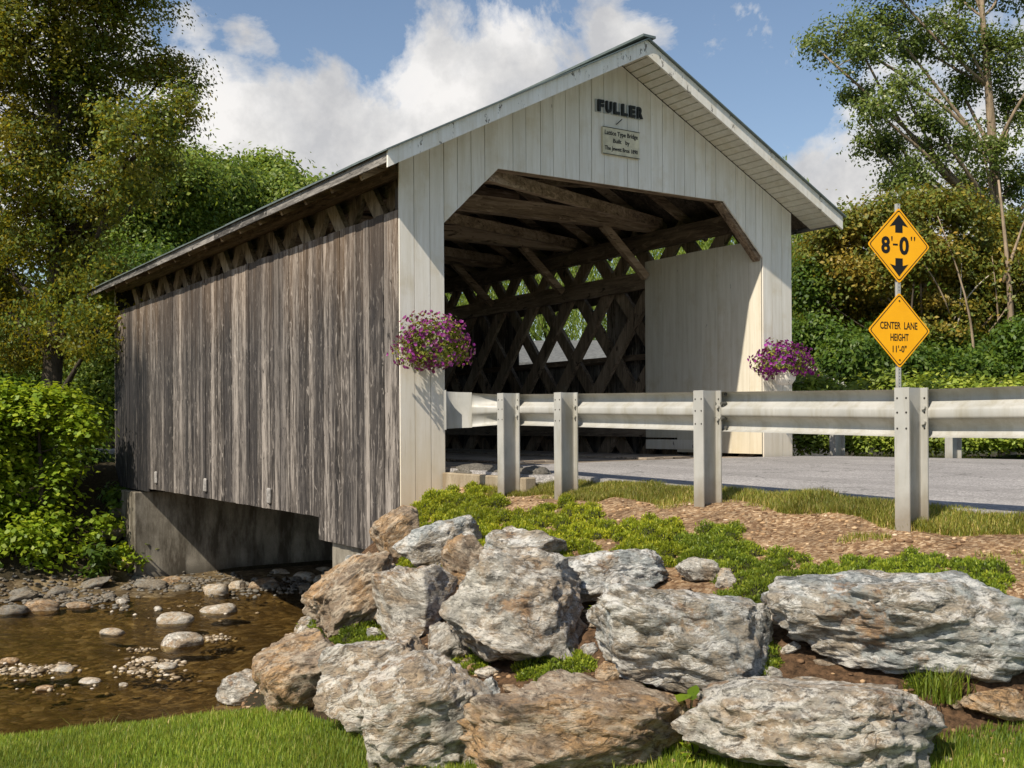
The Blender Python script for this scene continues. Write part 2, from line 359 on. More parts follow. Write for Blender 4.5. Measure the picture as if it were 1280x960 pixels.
LM = {
 'maple': leaf_mat('maple leaf green and bronze', [(0, (.035,.07,.012)), (.45, (.10,.165,.02)), (.85, (.30,.36,.04)), (1, (.44,.30,.035))], (.34,.20,.025,.3), .75, .45),
 'woods': leaf_mat('woodland leaf green', [(0, (0.037,0.080,0.013)), (.5, (0.093,0.168,0.021)), (1, (0.204,0.272,0.033))]),
 'woodsB': leaf_mat('yellow green leaf', [(0, (.07,.12,.018)), (.5, (.17,.26,.03)), (1, (.34,.37,.06))]),
 'cotton': leaf_mat('cottonwood leaf olive', [(0, (.05,.085,.018)), (.5, (.13,.18,.035)), (1, (.27,.31,.08))], None, .6, .3, .35),
 'orange': leaf_mat('maple leaf turning orange', [(0, (.06,.10,.016)), (.5, (.16,.21,.03)), (.85, (.30,.30,.045)), (1, (.45,.27,.04))], (.50,.24,.035,.38), .9),
 'willow': leaf_mat('willow leaf green', [(0, (0.125,0.200,0.030)), (1, (0.325,0.400,0.070))], None, .6, .45),
 'vine': leaf_mat('bright vine leaf', [(0, (.10,.18,.012)), (.5, (.25,.36,.022)), (1, (.48,.52,.04))], None, .6, .4),
 'cover': leaf_mat('bright ground cover leaf', [(0, (.11,.17,.02)), (.5, (.27,.35,.045)), (1, (.48,.50,.09))], None, .6, .3),
 'sedum': leaf_mat('yellow green sedum', [(0, (.09,.13,.012)), (.4, (.28,.34,.02)), (1, (.62,.56,.04))], None, .6, .3),
 'sedumB': leaf_mat('darker green sedum', [(0, (.06,.10,.014)), (.45, (.20,.27,.022)), (1, (.46,.47,.04))], None, .6, .3),
 'grass': leaf_mat('lawn grass blade', [(0, (.07,.13,.014)), (.5, (.21,.32,.025)), (.9, (.36,.43,.045)), (1, (.58,.50,.18))], None, .6, .4),
 'verge': leaf_mat('dry verge grass blade', [(0, (0.098,0.132,0.020)), (.5, (0.247,0.282,0.039)), (.8, (0.390,0.360,0.066)), (1, (0.624,0.456,0.187))], None, .6, .35),
 'petal': leaf_mat('petunia petal', [(0, (.16,.010,.13)), (.5, (.34,.025,.30)), (.85, (.50,.08,.44)), (1, (.68,.30,.55))], None, .6, .3),
 'petalB': leaf_mat('deep purple petunia petal', [(0, (.10,.006,.11)), (.6, (.26,.015,.26)), (1, (.50,.06,.46))], None, .6, .3),
 'basket': leaf_mat('basket foliage', [(0, (0.075,0.112,0.018)), (.6, (0.240,0.294,0.036)), (1, (0.510,0.462,0.072))], None, .6, .3),
}

# ------------------------------------------------------------------ terrain
WZ = -2.62
ctrl = [
 # shoulder and road formation
 (.1,-.4,-.30),(.25,-3,-.24),(.25,-6.5,-.25),(.3,-8.4,-.30),(.9,-.4,-.09),(.9,-3,-.11),(.9,-6.5,-.135),(.9,-9,-.14),(.5,-14,-.3),(.5,-40,-.3),
 (1.6,-.3,-.07),(1.6,-40,-.2),(6.9,-.3,-.05),(6.9,-40,-.06),(8,0,.0),(8,-40,0),
 # top of the rock bank
 (-.15,-.9,-.40),(-.55,-2.2,-.42),(-.85,-3.7,-.43),(-1.1,-5.1,-.46),(-1.45,-6.3,-.46),(-1.35,-7.0,-.44),(-.6,-7.6,-.42),(.1,-8.1,-.42),(.5,-12,-.5),
 # toe of the bank on the lawn
 (-.6,-8.6,-.86),(-1.3,-8.25,-.90),(-2.15,-7.8,-.96),(-2.8,-7.1,-1.04),(-3.2,-6.4,-1.12),(-3.35,-5.5,-1.17),(-3.2,-4.6,-1.25),(.6,-9.4,-.84),(1.2,-12,-.8),
 (-4.8,-4.9,-1.19),(-4.2,-5.2,-1.18),(-7,-4.6,-1.22),(-12,-4.5,-1.25),(-40,-4.5,-1.3),(-5.7,-11,-1.02),(-12,-11,-1.1),(-2,-11,-.92),(1,-14,-.8),(-40,-40,-1),(-6,-40,-1),(2,-40,-.5),
 (-4.8,-4.3,-1.27),(-7,-4.0,-1.30),
 # down to the stream on this side
 (-2.4,-3.6,-.95),(-2.1,-2.6,-1.05),(-1.6,-1.4,-1.15),(-.9,-.1,-1.2),(-.35,.4,-1.15),(-.2,.9,-1.5),
 (-3.9,-3.5,-2.2),(-5,-3.0,-2.6),(-8,-2.9,-2.6),(-12,-2.9,-2.6),(-40,-2.9,-2.6),(-3.2,-2.2,-2.5),(-2.5,-.9,-2.6),(-1.3,.9,-2.6),(-.3,1.6,-2.55),(.2,2.3,-2.6),(6.5,2.3,-2.6),(12,2.4,-2.6),(40,2.4,-2.6),
 (6.9,.9,-.8),(12,.2,-.3),(40,.2,-.3),
 # bed
 (-40,0,-2.8),(-12,0,-2.8),(-7,-1,-2.78),(-4,0,-2.8),(-1,2.5,-2.8),(6,4,-2.85),(14,4,-2.85),(40,4,-2.85),(-40,8,-2.82),(-12,8,-2.82),(-4,6,-2.85),(0,7,-2.85),(7,8,-2.8),(14,8,-2.8),(40,8,-2.8),
 (-40,10,-2.6),(-12,10.2,-2.6),(-6,10.5,-2.6),(-3,10.6,-2.6),(-.4,10.5,-2.55),(3,10.5,-2.55),(7,10.4,-2.55),(14,10.4,-2.55),(40,10.4,-2.55),
 (-40,13,-1.1),(-12,13,-1.2),(-6,12.8,-1.3),(-3,12.6,-1.3),(-1,12.4,-1.2),(-.7,11.1,-2.35),(0,11.2,-2.5),(6.4,11.2,-2.5),(0,11.9,-2.3),(6.3,11.9,-2.3),(7.4,11.6,-1.2),(14,13,-1.2),(40,13,-1.2),
 (-.3,13.2,-.35),(6.8,13.2,-.35),(-12,17,-.5),(-5,16,-.5),(0,16,-.15),(7,16,-.15),(14,17,-1.2),(40,17,-1.5),(-40,17,-.5),
 (-40,40,0),(0,40,0),(40,40,-1.5),(16,24,-1.6),(40,0,0),(40,-40,0),(14,-1,-.1)]
def geo(a, b, n, out):   # fine from a to b, growing beyond
    c = list(np.linspace(a, b, n)); s = c[1]-c[0]; lo = []; hi = []; x = a; d = s
    while x > -out: d *= 1.22; x -= d; lo.append(x)
    x = b; d = s
    while x < out: d *= 1.22; x += d; hi.append(x)
    return np.array(lo[::-1]+c+hi)
gx = geo(-10, 10, 251, 900); gy = geo(-11, 15, 326, 900)
GX, GY = np.meshgrid(gx, gy, indexing='ij')
cp = [Vector((c[0], c[1])) for c in ctrl]; cz = [c[2] for c in ctrl]
for (x, y, z) in ((-1500,-1500,-1),(1500,-1500,0),(1500,1500,6),(-1500,1500,8),(0,-1500,-.5),(0,1500,8),(-1500,3,-2.7),(1500,6,-2.8)): cp.append(Vector((x,y))); cz.append(z)
vo, _, fo, ov, _, _ = geometry.delaunay_2d_cdt(cp, [], [], 0, 1e-6)
zz = [cz[o[0]] for o in ov]
H = np.full(GX.shape, -1.); 
for f in fo:
    (ax, ay), (bx, by), (cx_, cy_) = [tuple(vo[i]) for i in f[:3]]
    i0, i1 = np.searchsorted(gx, [min(ax,bx,cx_)-1e-6, max(ax,bx,cx_)+1e-6]); j0, j1 = np.searchsorted(gy, [min(ay,by,cy_)-1e-6, max(ay,by,cy_)+1e-6])
    if i1 <= i0 or j1 <= j0: continue
    X = GX[i0:i1, j0:j1]; Y = GY[i0:i1, j0:j1]; D = (by-cy_)*(ax-cx_)+(cx_-bx)*(ay-cy_)
    if abs(D) < 1e-12: continue
    l1 = ((by-cy_)*(X-cx_)+(cx_-bx)*(Y-cy_))/D; l2 = ((cy_-ay)*(X-cx_)+(ax-cx_)*(Y-cy_))/D; l3 = 1-l1-l2
    ins = (l1 >= -1e-6) & (l2 >= -1e-6) & (l3 >= -1e-6)
    Z = l1*zz[f[0]]+l2*zz[f[1]]+l3*zz[f[2]]
    H[i0:i1, j0:j1] = np.where(ins, Z, H[i0:i1, j0:j1])
for _ in range(4):
    P = np.pad(H, 1, mode='edge'); H = (P[1:-1,1:-1]*2+P[:-2,1:-1]+P[2:,1:-1]+P[1:-1,:-2]+P[1:-1,2:])/6
def vnoise(x, y, s, seed=0):
    """cheap tileless value noise, numpy"""
    x = x*s; y = y*s; xi = np.floor(x).astype(int); yi = np.floor(y).astype(int); fx = x-xi; fy = y-yi
    fx = fx*fx*(3-2*fx); fy = fy*fy*(3-2*fy)
    def h(i, j): return np.modf(np.abs(np.sin(i*127.1+j*311.7+seed*74.7)*43758.5453))[0]
    return (h(xi,yi)*(1-fx)+h(xi+1,yi)*fx)*(1-fy)+(h(xi,yi+1)*(1-fx)+h(xi+1,yi+1)*fx)*fy
near = (np.abs(GX) < 60) & (np.abs(GY) < 60)
rough = (vnoise(GX, GY, 1.1, 1)-.5)*.08+(vnoise(GX, GY, 4, 2)-.5)*.05
lawnm = (GY < -4.1) & (H < -.8)
roadm = (GX > 1.04) & (GX < 7.6) & ((GY < .6) | (GY > 12.5)) & (H > -.6)
H = H + np.where(near, rough, 0)*np.where(lawnm, .25, 1.)*np.where(roadm, 0., 1.)
H = np.where(roadm, np.minimum(H, -.17), H)
H = np.where((GX > -.6) & (GX < 7.2) & (GY > 2.6) & (GY < 11.3), np.minimum(H, -2.52-.02*(11.3-GY)), H)
inbr = (GX > .3) & (GX < 6.1) & (GY > -.1) & (GY < 13.3)
H = np.where(inbr, np.minimum(H, -.4), H)
def hgt(x, y):
    i = np.clip(np.searchsorted(gx, x)-1, 0, len(gx)-2); j = np.clip(np.searchsorted(gy, y)-1, 0, len(gy)-2)
    u = (x-gx[i])/(gx[i+1]-gx[i]); v = (y-gy[j])/(gy[j+1]-gy[j])
    return H[i,j]*(1-u)*(1-v)+H[i+1,j]*u*(1-v)+H[i,j+1]*(1-u)*v+H[i+1,j+1]*u*v
def on_ground(px, py, lo=3.5):
    v = ray(px, py); d = lo
    while d < 80:
        p = CAM+v*d
        if p[2] < hgt(p[0], p[1]): return d
        d += .03
    return 80.
# faces, split by what covers them
nx, ny = GX.shape; idx = np.arange(nx*ny).reshape(nx, ny)
faces = np.stack([idx[:-1,:-1], idx[1:,:-1], idx[1:,1:], idx[:-1,1:]], -1).reshape(-1, 4)
V = np.stack([GX, GY, H], -1).reshape(-1, 3)
fc = V[faces].mean(1)
toe_x = np.interp(fc[:,1], [-12,-9.4,-8.6,-8.25,-7.8,-7.1,-6.4,-5.5,-4.1], [1.2,.6,-.6,-1.3,-2.15,-2.8,-3.2,-3.35,-3.3])
is_lawn = (fc[:,1] < -4.15) & (fc[:,0] < toe_x+.05) & (fc[:,1] > -60) & (fc[:,0] > -60) | ((fc[:,1] <= -12) & (fc[:,0] < .4) & (fc[:,1] > -60) & (fc[:,0] > -60))
is_bed = (fc[:,2] < -2.35)
reg = np.where(is_bed, 2, np.where(is_lawn, 1, 0))
def sub(name, r, mat, mask=False):
    fs = faces[reg == r]; used, inv = np.unique(fs, return_inverse=True)
    o = np_mesh(name, V[used], inv.reshape(fs.shape), mat, smooth=True)
    if mask:
        vv = V[used]; n = vnoise(vv[:,0], vv[:,1], 2.3, 5)
        mul = ((vv[:,0] > -4) & (vv[:,0] < .75) & (vv[:,1] < 0) & (vv[:,1] > -40)).astype(float)*np.clip((vv[:,2]+1.25)/.3, .0, 1)*np.clip((vv[:,0]-(-3.0-.5*(vv[:,1]+4.5)))/.4 if False else 1, 0, 1)
        gr = ((vv[:,0] > 7) & (vv[:,1] < 8)).astype(float)*.9+((vv[:,1] > 14)|(vv[:,0]>9)).astype(float)*.5*(n > .4)
        me = o.data; ca = me.color_attributes.new('mask', 'FLOAT_COLOR', 'POINT')
        c = np.zeros((len(vv), 4), np.float32); c[:,0] = mul; c[:,1] = np.clip(gr, 0, 1); c[:,2] = np.clip((-.44-vv[:,2])/.2, 0, 1); c[:,3] = 1
        ca.data.foreach_set('color', c.ravel())
    return tag(o, kind='structure')
sub('ground', 0, M['ground'], True)
t = NT('lawn soil under the grass'); a_ = t.noise(t.pos(), 30, 5, .7); M['lawn'] = t.done(t.pbr(t.ramp(a_, [(.3, (.03,.055,.010)), (.7, (.08,.14,.02))]), .95))
sub('lawn', 1, M['lawn'])
sub('stream_bed', 2, M['bed'])
w = MB(); w.add([(-60,-4.2,WZ),(60,-4.2,WZ),(60,11.9,WZ),(-60,11.9,WZ)], [(0,1,2,3)]); tag(w.build('stream_water', M['water']), kind='structure')
# road: one sheet either side of the bridge
def road(name, y0, y1, rows):
    b = MB(); ys = np.linspace(y0, y1, rows); e = []
    for y in ys:
        k = min(1, abs(y-y0)/6.) if y0 < 1 else min(1, abs(y-y0)/6.)
        e.append((.98+.05*math.sin(y*3.1)+.03*math.sin(y*7.7) if y < -1.7 else .62+.0*y, -.015-.095*k, 7.0+.06*math.sin(y*1.3), 0.005+.02*k))
    vs = []; n = 8
    for y, (xa, za, xb, zb_) in zip(ys, e):
        for i in range(n+1): u = i/n; vs.append((xa+(xb-xa)*u, y, za+(zb_-za)*u+.02*math.sin(PI*u)))
    b.add(vs, [(j*(n+1)+i, j*(n+1)+i+1, (j+1)*(n+1)+i+1, (j+1)*(n+1)+i) for j in range(rows-1) for i in range(n)])
    # edge thickness
    ed = []
    for j in range(rows-1):
        a, c = vs[j*(n+1)], vs[(j+1)*(n+1)]
        b.add([a, c, (c[0]-.03, c[1], c[2]-.2), (a[0]-.03, a[1], a[2]-.2)], [(0,1,2,3)])
    return tag(b.build(name, M['asphalt'], smooth=False), kind='structure')
road('road', -.05, -60, 121); road('road', 13.3, 60, 40)

# ------------------------------------------------------------------ covered bridge
W = 6.3464; L = 13.2; A = .5833; B = 1.3326; Z1 = 2.831; Z2 = 3.55; E_ = .4256; O_ = .5746; ZE = 3.4223; ZP = 5.2614; ZB = 2.93
SL = (ZP-ZE)/(W/2+E_)
def zr(x): return ZP - SL*abs(x-W/2)
br = empty('covered_bridge', (W/2, L/2, 0), 'white fronted covered bridge of weathered grey boards over the stream', 'covered bridge')
def side_wall(x0, x1, outer, name, window=None, label=None):
    b = MB(); y = .03; i = 0
    while y < L-.05:
        wd = random.uniform(.135, .215); y1 = min(y+wd, L)
        if y < .72: z0 = -1.05
        elif y < 2.25: z0 = -1.0+random.uniform(-.004,.004)
        elif y < 10.4: z0 = -.70+random.uniform(-.005,.004)
        else: z0 = -.76
        if x0 > 3: z0 = -.7
        dx = random.uniform(0, .014)*(-1 if outer < 0 else 1); top = ZB+random.uniform(-.006,.006)
        if window and window[0] < y+wd/2 < window[1]:
            b.box(x0+dx, y, z0, x1+dx, y1-.006, window[2]); b.box(x0+dx, y, window[3], x1+dx, y1-.006, top)
        else: b.box(x0+dx, y, z0, x1+dx, y1-random.uniform(.004,.010), top)
        y = y1
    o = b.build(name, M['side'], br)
    if label: o['label'] = label
    return o
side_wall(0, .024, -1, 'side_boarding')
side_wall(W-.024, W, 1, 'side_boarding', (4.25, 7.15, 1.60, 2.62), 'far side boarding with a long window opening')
b = MB(); b.box(W-.06, 4.2, 1.55, W-.03, 7.2, 1.6); b.build('window_sill', M['beamY'], br)
b = MB()                                                            # backing boards so no light shows between the boards
b.box(.028, .05, -.68, .04, L-.05, ZB-.05); b.build('sheathing', M['gap'], br)
# facades
def gable(y, dy, lo_l, lo_r, name):
    """vertical boards between roof line and ground, with the chamfered opening"""
    b = MB(); x = 0.; top = lambda x: zr(x)-.13
    cuts = [0, .19, .395, A]; x = A
    while x < W-A-.1: x += random.choice((.185,.2,.19,.215)); cuts.append(x)
    cuts = [c for c in cuts if c <= W-A-.06] + [W-A, W-.40, W-.2, W]
    cuts.append(B); cuts.append(W-B); cuts.append(W/2)
    cuts = sorted(cuts)
    # remove slivers next to forced cuts
    forced = {0, A, W-A, W, B, W-B, W/2}
    cs = [cuts[0]]
    for c in cuts[1:]:
        if c-cs[-1] < .06:
            if c in forced and cs[-1] not in forced: cs[-1] = c
            elif c in forced: cs.append(c)
        else: cs.append(c)
    def bot(x, pier):
        if x <= A+1e-6 and pier: return lo_l
        if x >= W-A-1e-6 and pier: return lo_r
        if x < B: return Z1+(Z2-Z1)*(x-A)/(B-A)
        if x > W-B: return Z1+(Z2-Z1)*(W-A-x)/(B-A)
        return Z2
    for x0, x1 in zip(cs[:-1], cs[1:]):
        pier = x1 <= A+1e-6 or x0 >= W-A-1e-6; g = .0035 if (x0, x1) else 0
        a, c = x0+g, x1-g; yo = y+random.uniform(0, .004)*(1 if dy < 0 else -1)
        if x1 in (B, W-B, W/2) or x0 in (B, W-B, W/2): 
            if x1 in (B, W-B, W/2): c = x1
            if x0 in (B, W-B, W/2): a = x0
        b.prism([(a, yo, bot(x0 if not pier else x0, pier)), (c, yo, bot(x1, pier)), (c, yo, top(c)), (a, yo, top(a))], (0, dy, 0))
    o = b.build(name, M['white'], br)
    bb = MB(); yb = y+dy+(.002 if dy > 0 else -.002); t2 = .01 if dy > 0 else -.01
    for x0, x1 in ((0.03, A-.012), (A-.012, B), (B, W/2), (W/2, W-B), (W-B, W-A+.012), (W-A+.012, W-.03)):
        pier = x1 < A or x0 > W-A
        z0 = (lo_l if x0 < 1 else lo_r)+.02 if pier else None
        bb.prism([(x0, yb, z0 if pier else bot(x0, False)+.012), (x1, yb, z0 if pier else bot(x1, False)+.012), (x1, yb, top(x1)), (x0, yb, top(x0))], (0, t2, 0))
    bb.build('facade_backing', M['gap'], br)
    return o
gable(0, .024, -.62, -.01, 'portal_facade')
gable(L, -.024, -.4, -.4, 'rear_facade')['label'] = 'rear portal facade at the far end of the bridge'
# pier returns, opening trim
b = MB()
for x0, x1 in ((0.045, .16), (W-.16, W-.045)): b.box(x0, .04, -.6 if x0 < 1 else -.05, x1, .18, 3.2)
b.build('corner_post', M['inner'], br)
b = MB(); yy = .04
tr = [(A,0,Z1),(B,0,Z2),(W-B,0,Z2),(W-A,0,Z1)]
b.bar((B-.02,.11,Z2+.03),(W-B+.02,.11,Z2+.03), .13, .055); b.bar((A-.02,.11,Z1+.01),(B,.11,Z2+.01), .13, .05); b.bar((W-B,.11,Z2+.012),(W-A+.0,.11,Z1-.02), .13, .06)
b.build('opening_trim', M['beamX'], br)
# inner lining boards at the portal (painted)
for xx, nm in ((W-A+.0, 1), (A-.022, 0)):
    b = MB(); y = .035; ws = [.24,.36,.29,.33,.30,.27,.34,.41]; 
    for i, wd in enumerate(ws):
        y1 = min(y+wd, 2.58); z0 = .05 if y < 1.75 else .27
        b.box(xx, y+.002, z0, xx+.022, y1-.002, 3.10+random.uniform(-.008,.008)-.0*y); y = y1
        if y >= 2.57: break
    b.build('portal_lining', M['lining'], br)
b = MB(); b.box(W-A-.02, .9, .09, W-A-.002, 2.55, .24); b.build('kick_board', M['rake'], br)
b = MB()
for x0 in (A-.14, W-A+.03): b.box(x0, .2, 2.45, x0+.1, 2.55, 2.53); b.box(x0, .2, .3, x0+.1, 2.55, .38)
b.build('lining_rail', M['inner'], br)
# trusses
for side, xc, yc, mt in ((0, .35, .475, None), (1, W-.35, .83, None)):
    for fam, s in ((0, 1), (1, -1)):
        x = xc+(-.042+fam*.085)*(1 if side == 0 else -1); b = MB()
        for k in range(-5, 18):
            y0 = yc+1.13*k
            zc_ = 3.66 if side == 0 else 3.45   # line z = zc_ + s*1.12*(y-y0), clip to z in [-.35,3.6] and y in [.2, L-.2]
            za, zb2 = -.35, 3.62; ya, yb_ = y0+(za-zc_)/(s*1.12), y0+(zb2-zc_)/(s*1.12)
            pts = []
            lo, hi = .25, L-.25
            t0, t1 = 0., 1.
            dyy = yb_-ya
            for bound, sg in ((lo, 1), (hi, -1)):
                tt = (bound-ya)/dyy
                if sg*dyy > 0: t0 = max(t0, tt)
                else: t1 = min(t1, tt)
            if t1-t0 < .05: continue
            p = lambda u: (x, ya+dyy*u, za+(zb2-za)*u)
            b.bar(p(t0), p(t1), .075, .225, (0, 0, 1))
        o = b.build('truss_lattice', M['latout'] if side == 0 and fam == 0 else M['lat'], br)
        o['label'] = 'diagonal lattice planks of the %s truss leaning %s' % (('near', 'far')[side], ('back', 'forward')[fam])
    b = MB(); xi = xc+(.13 if side == 0 else -.13)
    b.box(xi-.045, .2, 3.30, xi+.045, L-.2, 3.57); b.box(xi-.045, .2, 2.68, xi+.045, L-.2, 2.96); b.box(xi-.045, .2, .28, xi+.045, L-.2, .55); b.box(xi-.045, .2, -.30, xi+.045, L-.2, -.02)
    xo = xc-.13 if side == 0 else xc+.13
    b.box(xo-.045, .2, 3.40, xo+.045, L-.2, 3.50, mi=0); b.box(xo-.045, .2, -.30, xo+.045, L-.2, -.02)
    b.build('truss_chord', M['beamY'], br)
b = MB(); b.box(W-.165, 2.6, 1.56, W-.13, L-.3, 1.66); b.build('side_girt', M['beamY'], br)
# overhead framing
TY = [2.5, 4.8, 7.15, 9.5, 11.8]
for ty in TY:
    b = MB(); b.box(.25, ty-.09, 3.575, W-.25, ty+.09, 3.80); b.build('tie_beam', M['beamX'], br)
    for s in (0, 1):
        f = (lambda x: x) if s else (lambda x: W-x)
        b = MB(); b.bar((f(4.85), ty, 3.60), (f(5.72), ty, 2.84), .10, .12, (0,0,1)); b.build('knee_brace', M['beamX'], br)
ys = [.15]+TY+[12.9]
for ya, yb_ in zip(ys[:-1], ys[1:]):
    b = MB(); b.bar((1.25, ya, 3.50), (W-.42, yb_-.12, 3.70), .09, .16); b.build('lateral_brace', M['beamX'], br)
    b = MB(); b.bar((W-.5, ya+.12, 3.84), (.6, yb_-.05, 3.84), .12, .06); b.build('lateral_brace', M['beamX'], br)
b = MB(); b.box(.5, .95, 3.80, W-.5, 1.05, 3.92); b.box(1.9, .93, 3.92, 2.0, 1.07, 4.3); b.build('collar_beam', M['beamX'], br)
k = 0; y = .25
while y < L-.1:
    b = MB()
    for s in (-1, 1):
        e3 = E_-.06 if s < 0 else .12; a = (W/2+s*(W/2+e3), y, zr(W/2+s*(W/2+e3))-.135); c = (W/2+s*.02, y, ZP-.14+.0)
        b.bar(a, c, .06, .13)
    b.bar((W/2-1.35, y+.07, 4.35), (W/2+1.35, y+.07, 4.35), .04, .12)
    b.build('rafter_pair', M['beamX'], br); y += .81
# roof
def slope_pts(x, dz): return (x, zr(x)+dz)
def roof_slab(s, d0, d1, x_out, y0, y1, mat, name, label=None, seg=1):
    b = MB(); xe = W/2+s*(W/2+x_out)
    n = seg; 
    for i in range(n):
        ya = y0+(y1-y0)*i/n; yb_ = y0+(y1-y0)*(i+1)/n-(.0 if n == 1 else .004)
        j = 0 if n == 1 else (i % 2)*.006
        b.prism([(W/2, ya, ZP+d0), (xe, ya, zr(xe)+d0), (xe, ya, zr(xe)+d1+j), (W/2, ya, ZP+d1+j)], (0, yb_-ya, 0))
    o = b.build(name, mat, br)
    if label: o['label'] = label
for s, e2, ya, yb_ in ((-1, E_, -O_, L+O_), (1, E_, -O_, .55), (1, .17, .551, L+O_)):
    roof_slab(s, -.06, -.03, e2-.03, ya+(.03 if ya < 0 else 0), yb_-(.03 if yb_ > 1 else 0), M['inner'], 'roof_decking')
    roof_slab(s, .0, .018, e2+.035, ya-(.04 if ya < 0 else 0), yb_+(.02 if yb_ > 1 else 0), M['roofmetal'], 'roof', 'metal roof slope', 22 if s < 0 else (2 if yb_ < 1 else 20))
b = MB(); b.bar((W/2, -O_-.05, ZP+.032), (W/2, L+O_+.02, ZP+.032), .2, .03); b.build('ridge_cap', M['roofmetal'], br)
# rake boards (white, peeling) and soffits
for y0, dy, yo in ((-O_, .03, -1), (L+O_-.03, .03, 1)):
    for s in (-1, 1):
        b = MB(); xe = W/2+s*(W/2+E_)
        dpt = .185
        b.prism([(W/2, y0, ZP-.003), (xe, y0, zr(xe)-.003), (xe, y0, zr(xe)-dpt), (W/2, y0, ZP-dpt)], (0, dy, 0)); b.build('rake_board', M['rake'], br)
        b = MB(); ya, yb_ = (y0+.032, -.001) if yo < 0 else (L+.001, y0-.002)
        n = 34
        for i in range(n):
            u0 = i/n; u1 = (i+1)/n-.004; x0 = W/2+(xe-W/2)*u0; x1 = W/2+(xe-W/2)*u1
            b.prism([(x0, ya, zr(x0)-.115), (x1, ya, zr(x1)-.115), (x1, ya, zr(x1)-.10), (x0, ya, zr(x0)-.10)], (0, yb_-ya, 0))
        b.build('soffit', M['soffit'], br)
# eave boards
for s, e2, ya, yb_ in ((-1, E_, -O_, L+O_), (1, E_, -O_, .55)):
    xe = W/2+s*(W/2+e2); b = MB(); y = ya+.035
    while y < yb_-.1:
        y1 = min(y+random.uniform(2.2, 3.6), yb_-.035); x0 = xe-.028*max(s, 0)-.0; 
        b.box(min(xe, xe-s*.026), y, zr(xe)-.125, max(xe, xe-s*.026), y1-.004, zr(xe)-.004); y = y1
    b.build('eave_board', M['eave'], br)
    b = MB(); xa, xb = sorted((xe-s*.03, W/2+s*(W/2-.04))); 
    b.prism([(xa, .03, zr(xa)-.075), (xb, .03, zr(xb)-.075), (xb, .03, zr(xb)-.062), (xa, .03, zr(xa)-.062)], (0, yb_-.1 if s > 0 else L-.06, 0)); b.build('eave_soffit', M['inner'], br)
    b = MB(); xq = W/2+s*(W/2-.06); b.box(xq-.07, .08, 3.36 if s < 0 else 3.46, xq+.07, L-.08, 3.54); b.build('wall_plate', M['beamY'], br)
# deck, floor beams
b = MB(); x = .62; y = 0.03
while y < L-.05:
    y1 = y+.24; b.box(.5, y, -.07, W-.5, y1-.008, 0.0+random.uniform(-.004,.002)); y = y1
b.build('deck', M['deck'], br)
b = MB(); 
for xr in (1.7, 4.0): 
    for i in range(5): b.box(xr+i*.16-.1, .35, .004, xr+i*.16+.05, L-.3, .03)
b.build('running_boards', M['deck'], br)
for y in np.arange(1.6, L-.8, 1.35):
    b = MB(); b.box(.05, y-.09, -.62, W-.05, y+.09, -.34); b.build('floor_beam', M['beamX'], br)
for y, z in ((9.95, -.45), (6.98, -.47), (4.05, -.50)):
    b = MB(); b.box(-.05, y-.055, z-.13, .0, y+.055, z+.10); o = b.build('beam_end', M['peg'], br, bevel=.02)
b = MB(); b.box(.3, 1.45, -.34, .55, L-1.2, -.1); b.box(W-.55, 1.45, -.34, W-.3, L-1.2, -.1); b.build('floor_stringer', M['inner'], br)

def text_mesh(body, size, bold=0., depth=.004):
    cu = bpy.data.curves.new('t', 'FONT'); cu.body = body; cu.size = size; cu.offset = bold; cu.extrude = depth; cu.align_x = 'CENTER'; cu.align_y = 'CENTER'; cu.resolution_u = 3
    o = bpy.data.objects.new('t', cu); col.objects.link(o); dg = bpy.context.evaluated_depsgraph_get(); dg.update()
    me = bpy.data.meshes.new_from_object(o.evaluated_get(dg)); bpy.data.objects.remove(o); bpy.data.curves.remove(cu)
    me.materials.clear(); return me
def put_text(name, body, size, mat, parent, pos, rz, sx=1., bold=0., depth=.004, roll=0., sy=1., fit=None):
    me = text_mesh(body, size, bold, depth)
    co = np.empty(len(me.vertices)*3); me.vertices.foreach_get('co', co); co = co.reshape(-1, 3)
    c = (co.max(0)+co.min(0))/2; co[:, :2] -= c[:2]
    if fit: e = co.max(0)-co.min(0); co[:, 0] *= fit[0]/e[0]; co[:, 1] *= fit[1]/e[1]
    co[:, 0] *= sx; co[:, 1] *= sy; me.vertices.foreach_set('co', co.ravel()); me.update()
    me.materials.append(mat); o = bpy.data.objects.new(name, me); col.objects.link(o)
    if parent: o.parent = parent; pos = Vector(pos)-world_loc(parent)
    o.location = pos; o.rotation_euler = (Matrix.Rotation(rz, 3, 'Z') @ Matrix.Rotation(PI/2, 3, 'X') @ Matrix.Rotation(roll, 3, 'Z')).to_euler()
    return o
ns = empty('name_sign', (3.17, -.02, 4.53), 'black raised letters reading FULLER high on the white gable', 'sign')
xs = np.linspace(2.86, 3.50, 6)
for i, ch in enumerate('FULLER'):
    put_text('letter', ch, .15, M['letter'], ns, (xs[i], -.034, 4.53), 0, fit=(.092, .148), bold=.006, depth=.014)
b = MB(); 
for i in range(6): b.box(xs[i]-.075, -.016, 4.45, xs[i]-.035+.06, -.006, 4.61)
b.build('letter_backing', M['letterback'], ns)
b = MB(); b.bar((3.12,-.02,4.33),(3.19,-.05,4.40), .012, .012); b.build('hook', M['bolt'], ns)
pq = empty('plaque', (3.185, -.02, 4.1), 'cream wooden plaque with three handwritten lines under the black name letters', 'plaque')
b = MB(); b.box(2.885, -.038, 3.925, 3.49, -.006, 4.275); b.build('board', M['plaque'], pq, bevel=.004)
b = MB()
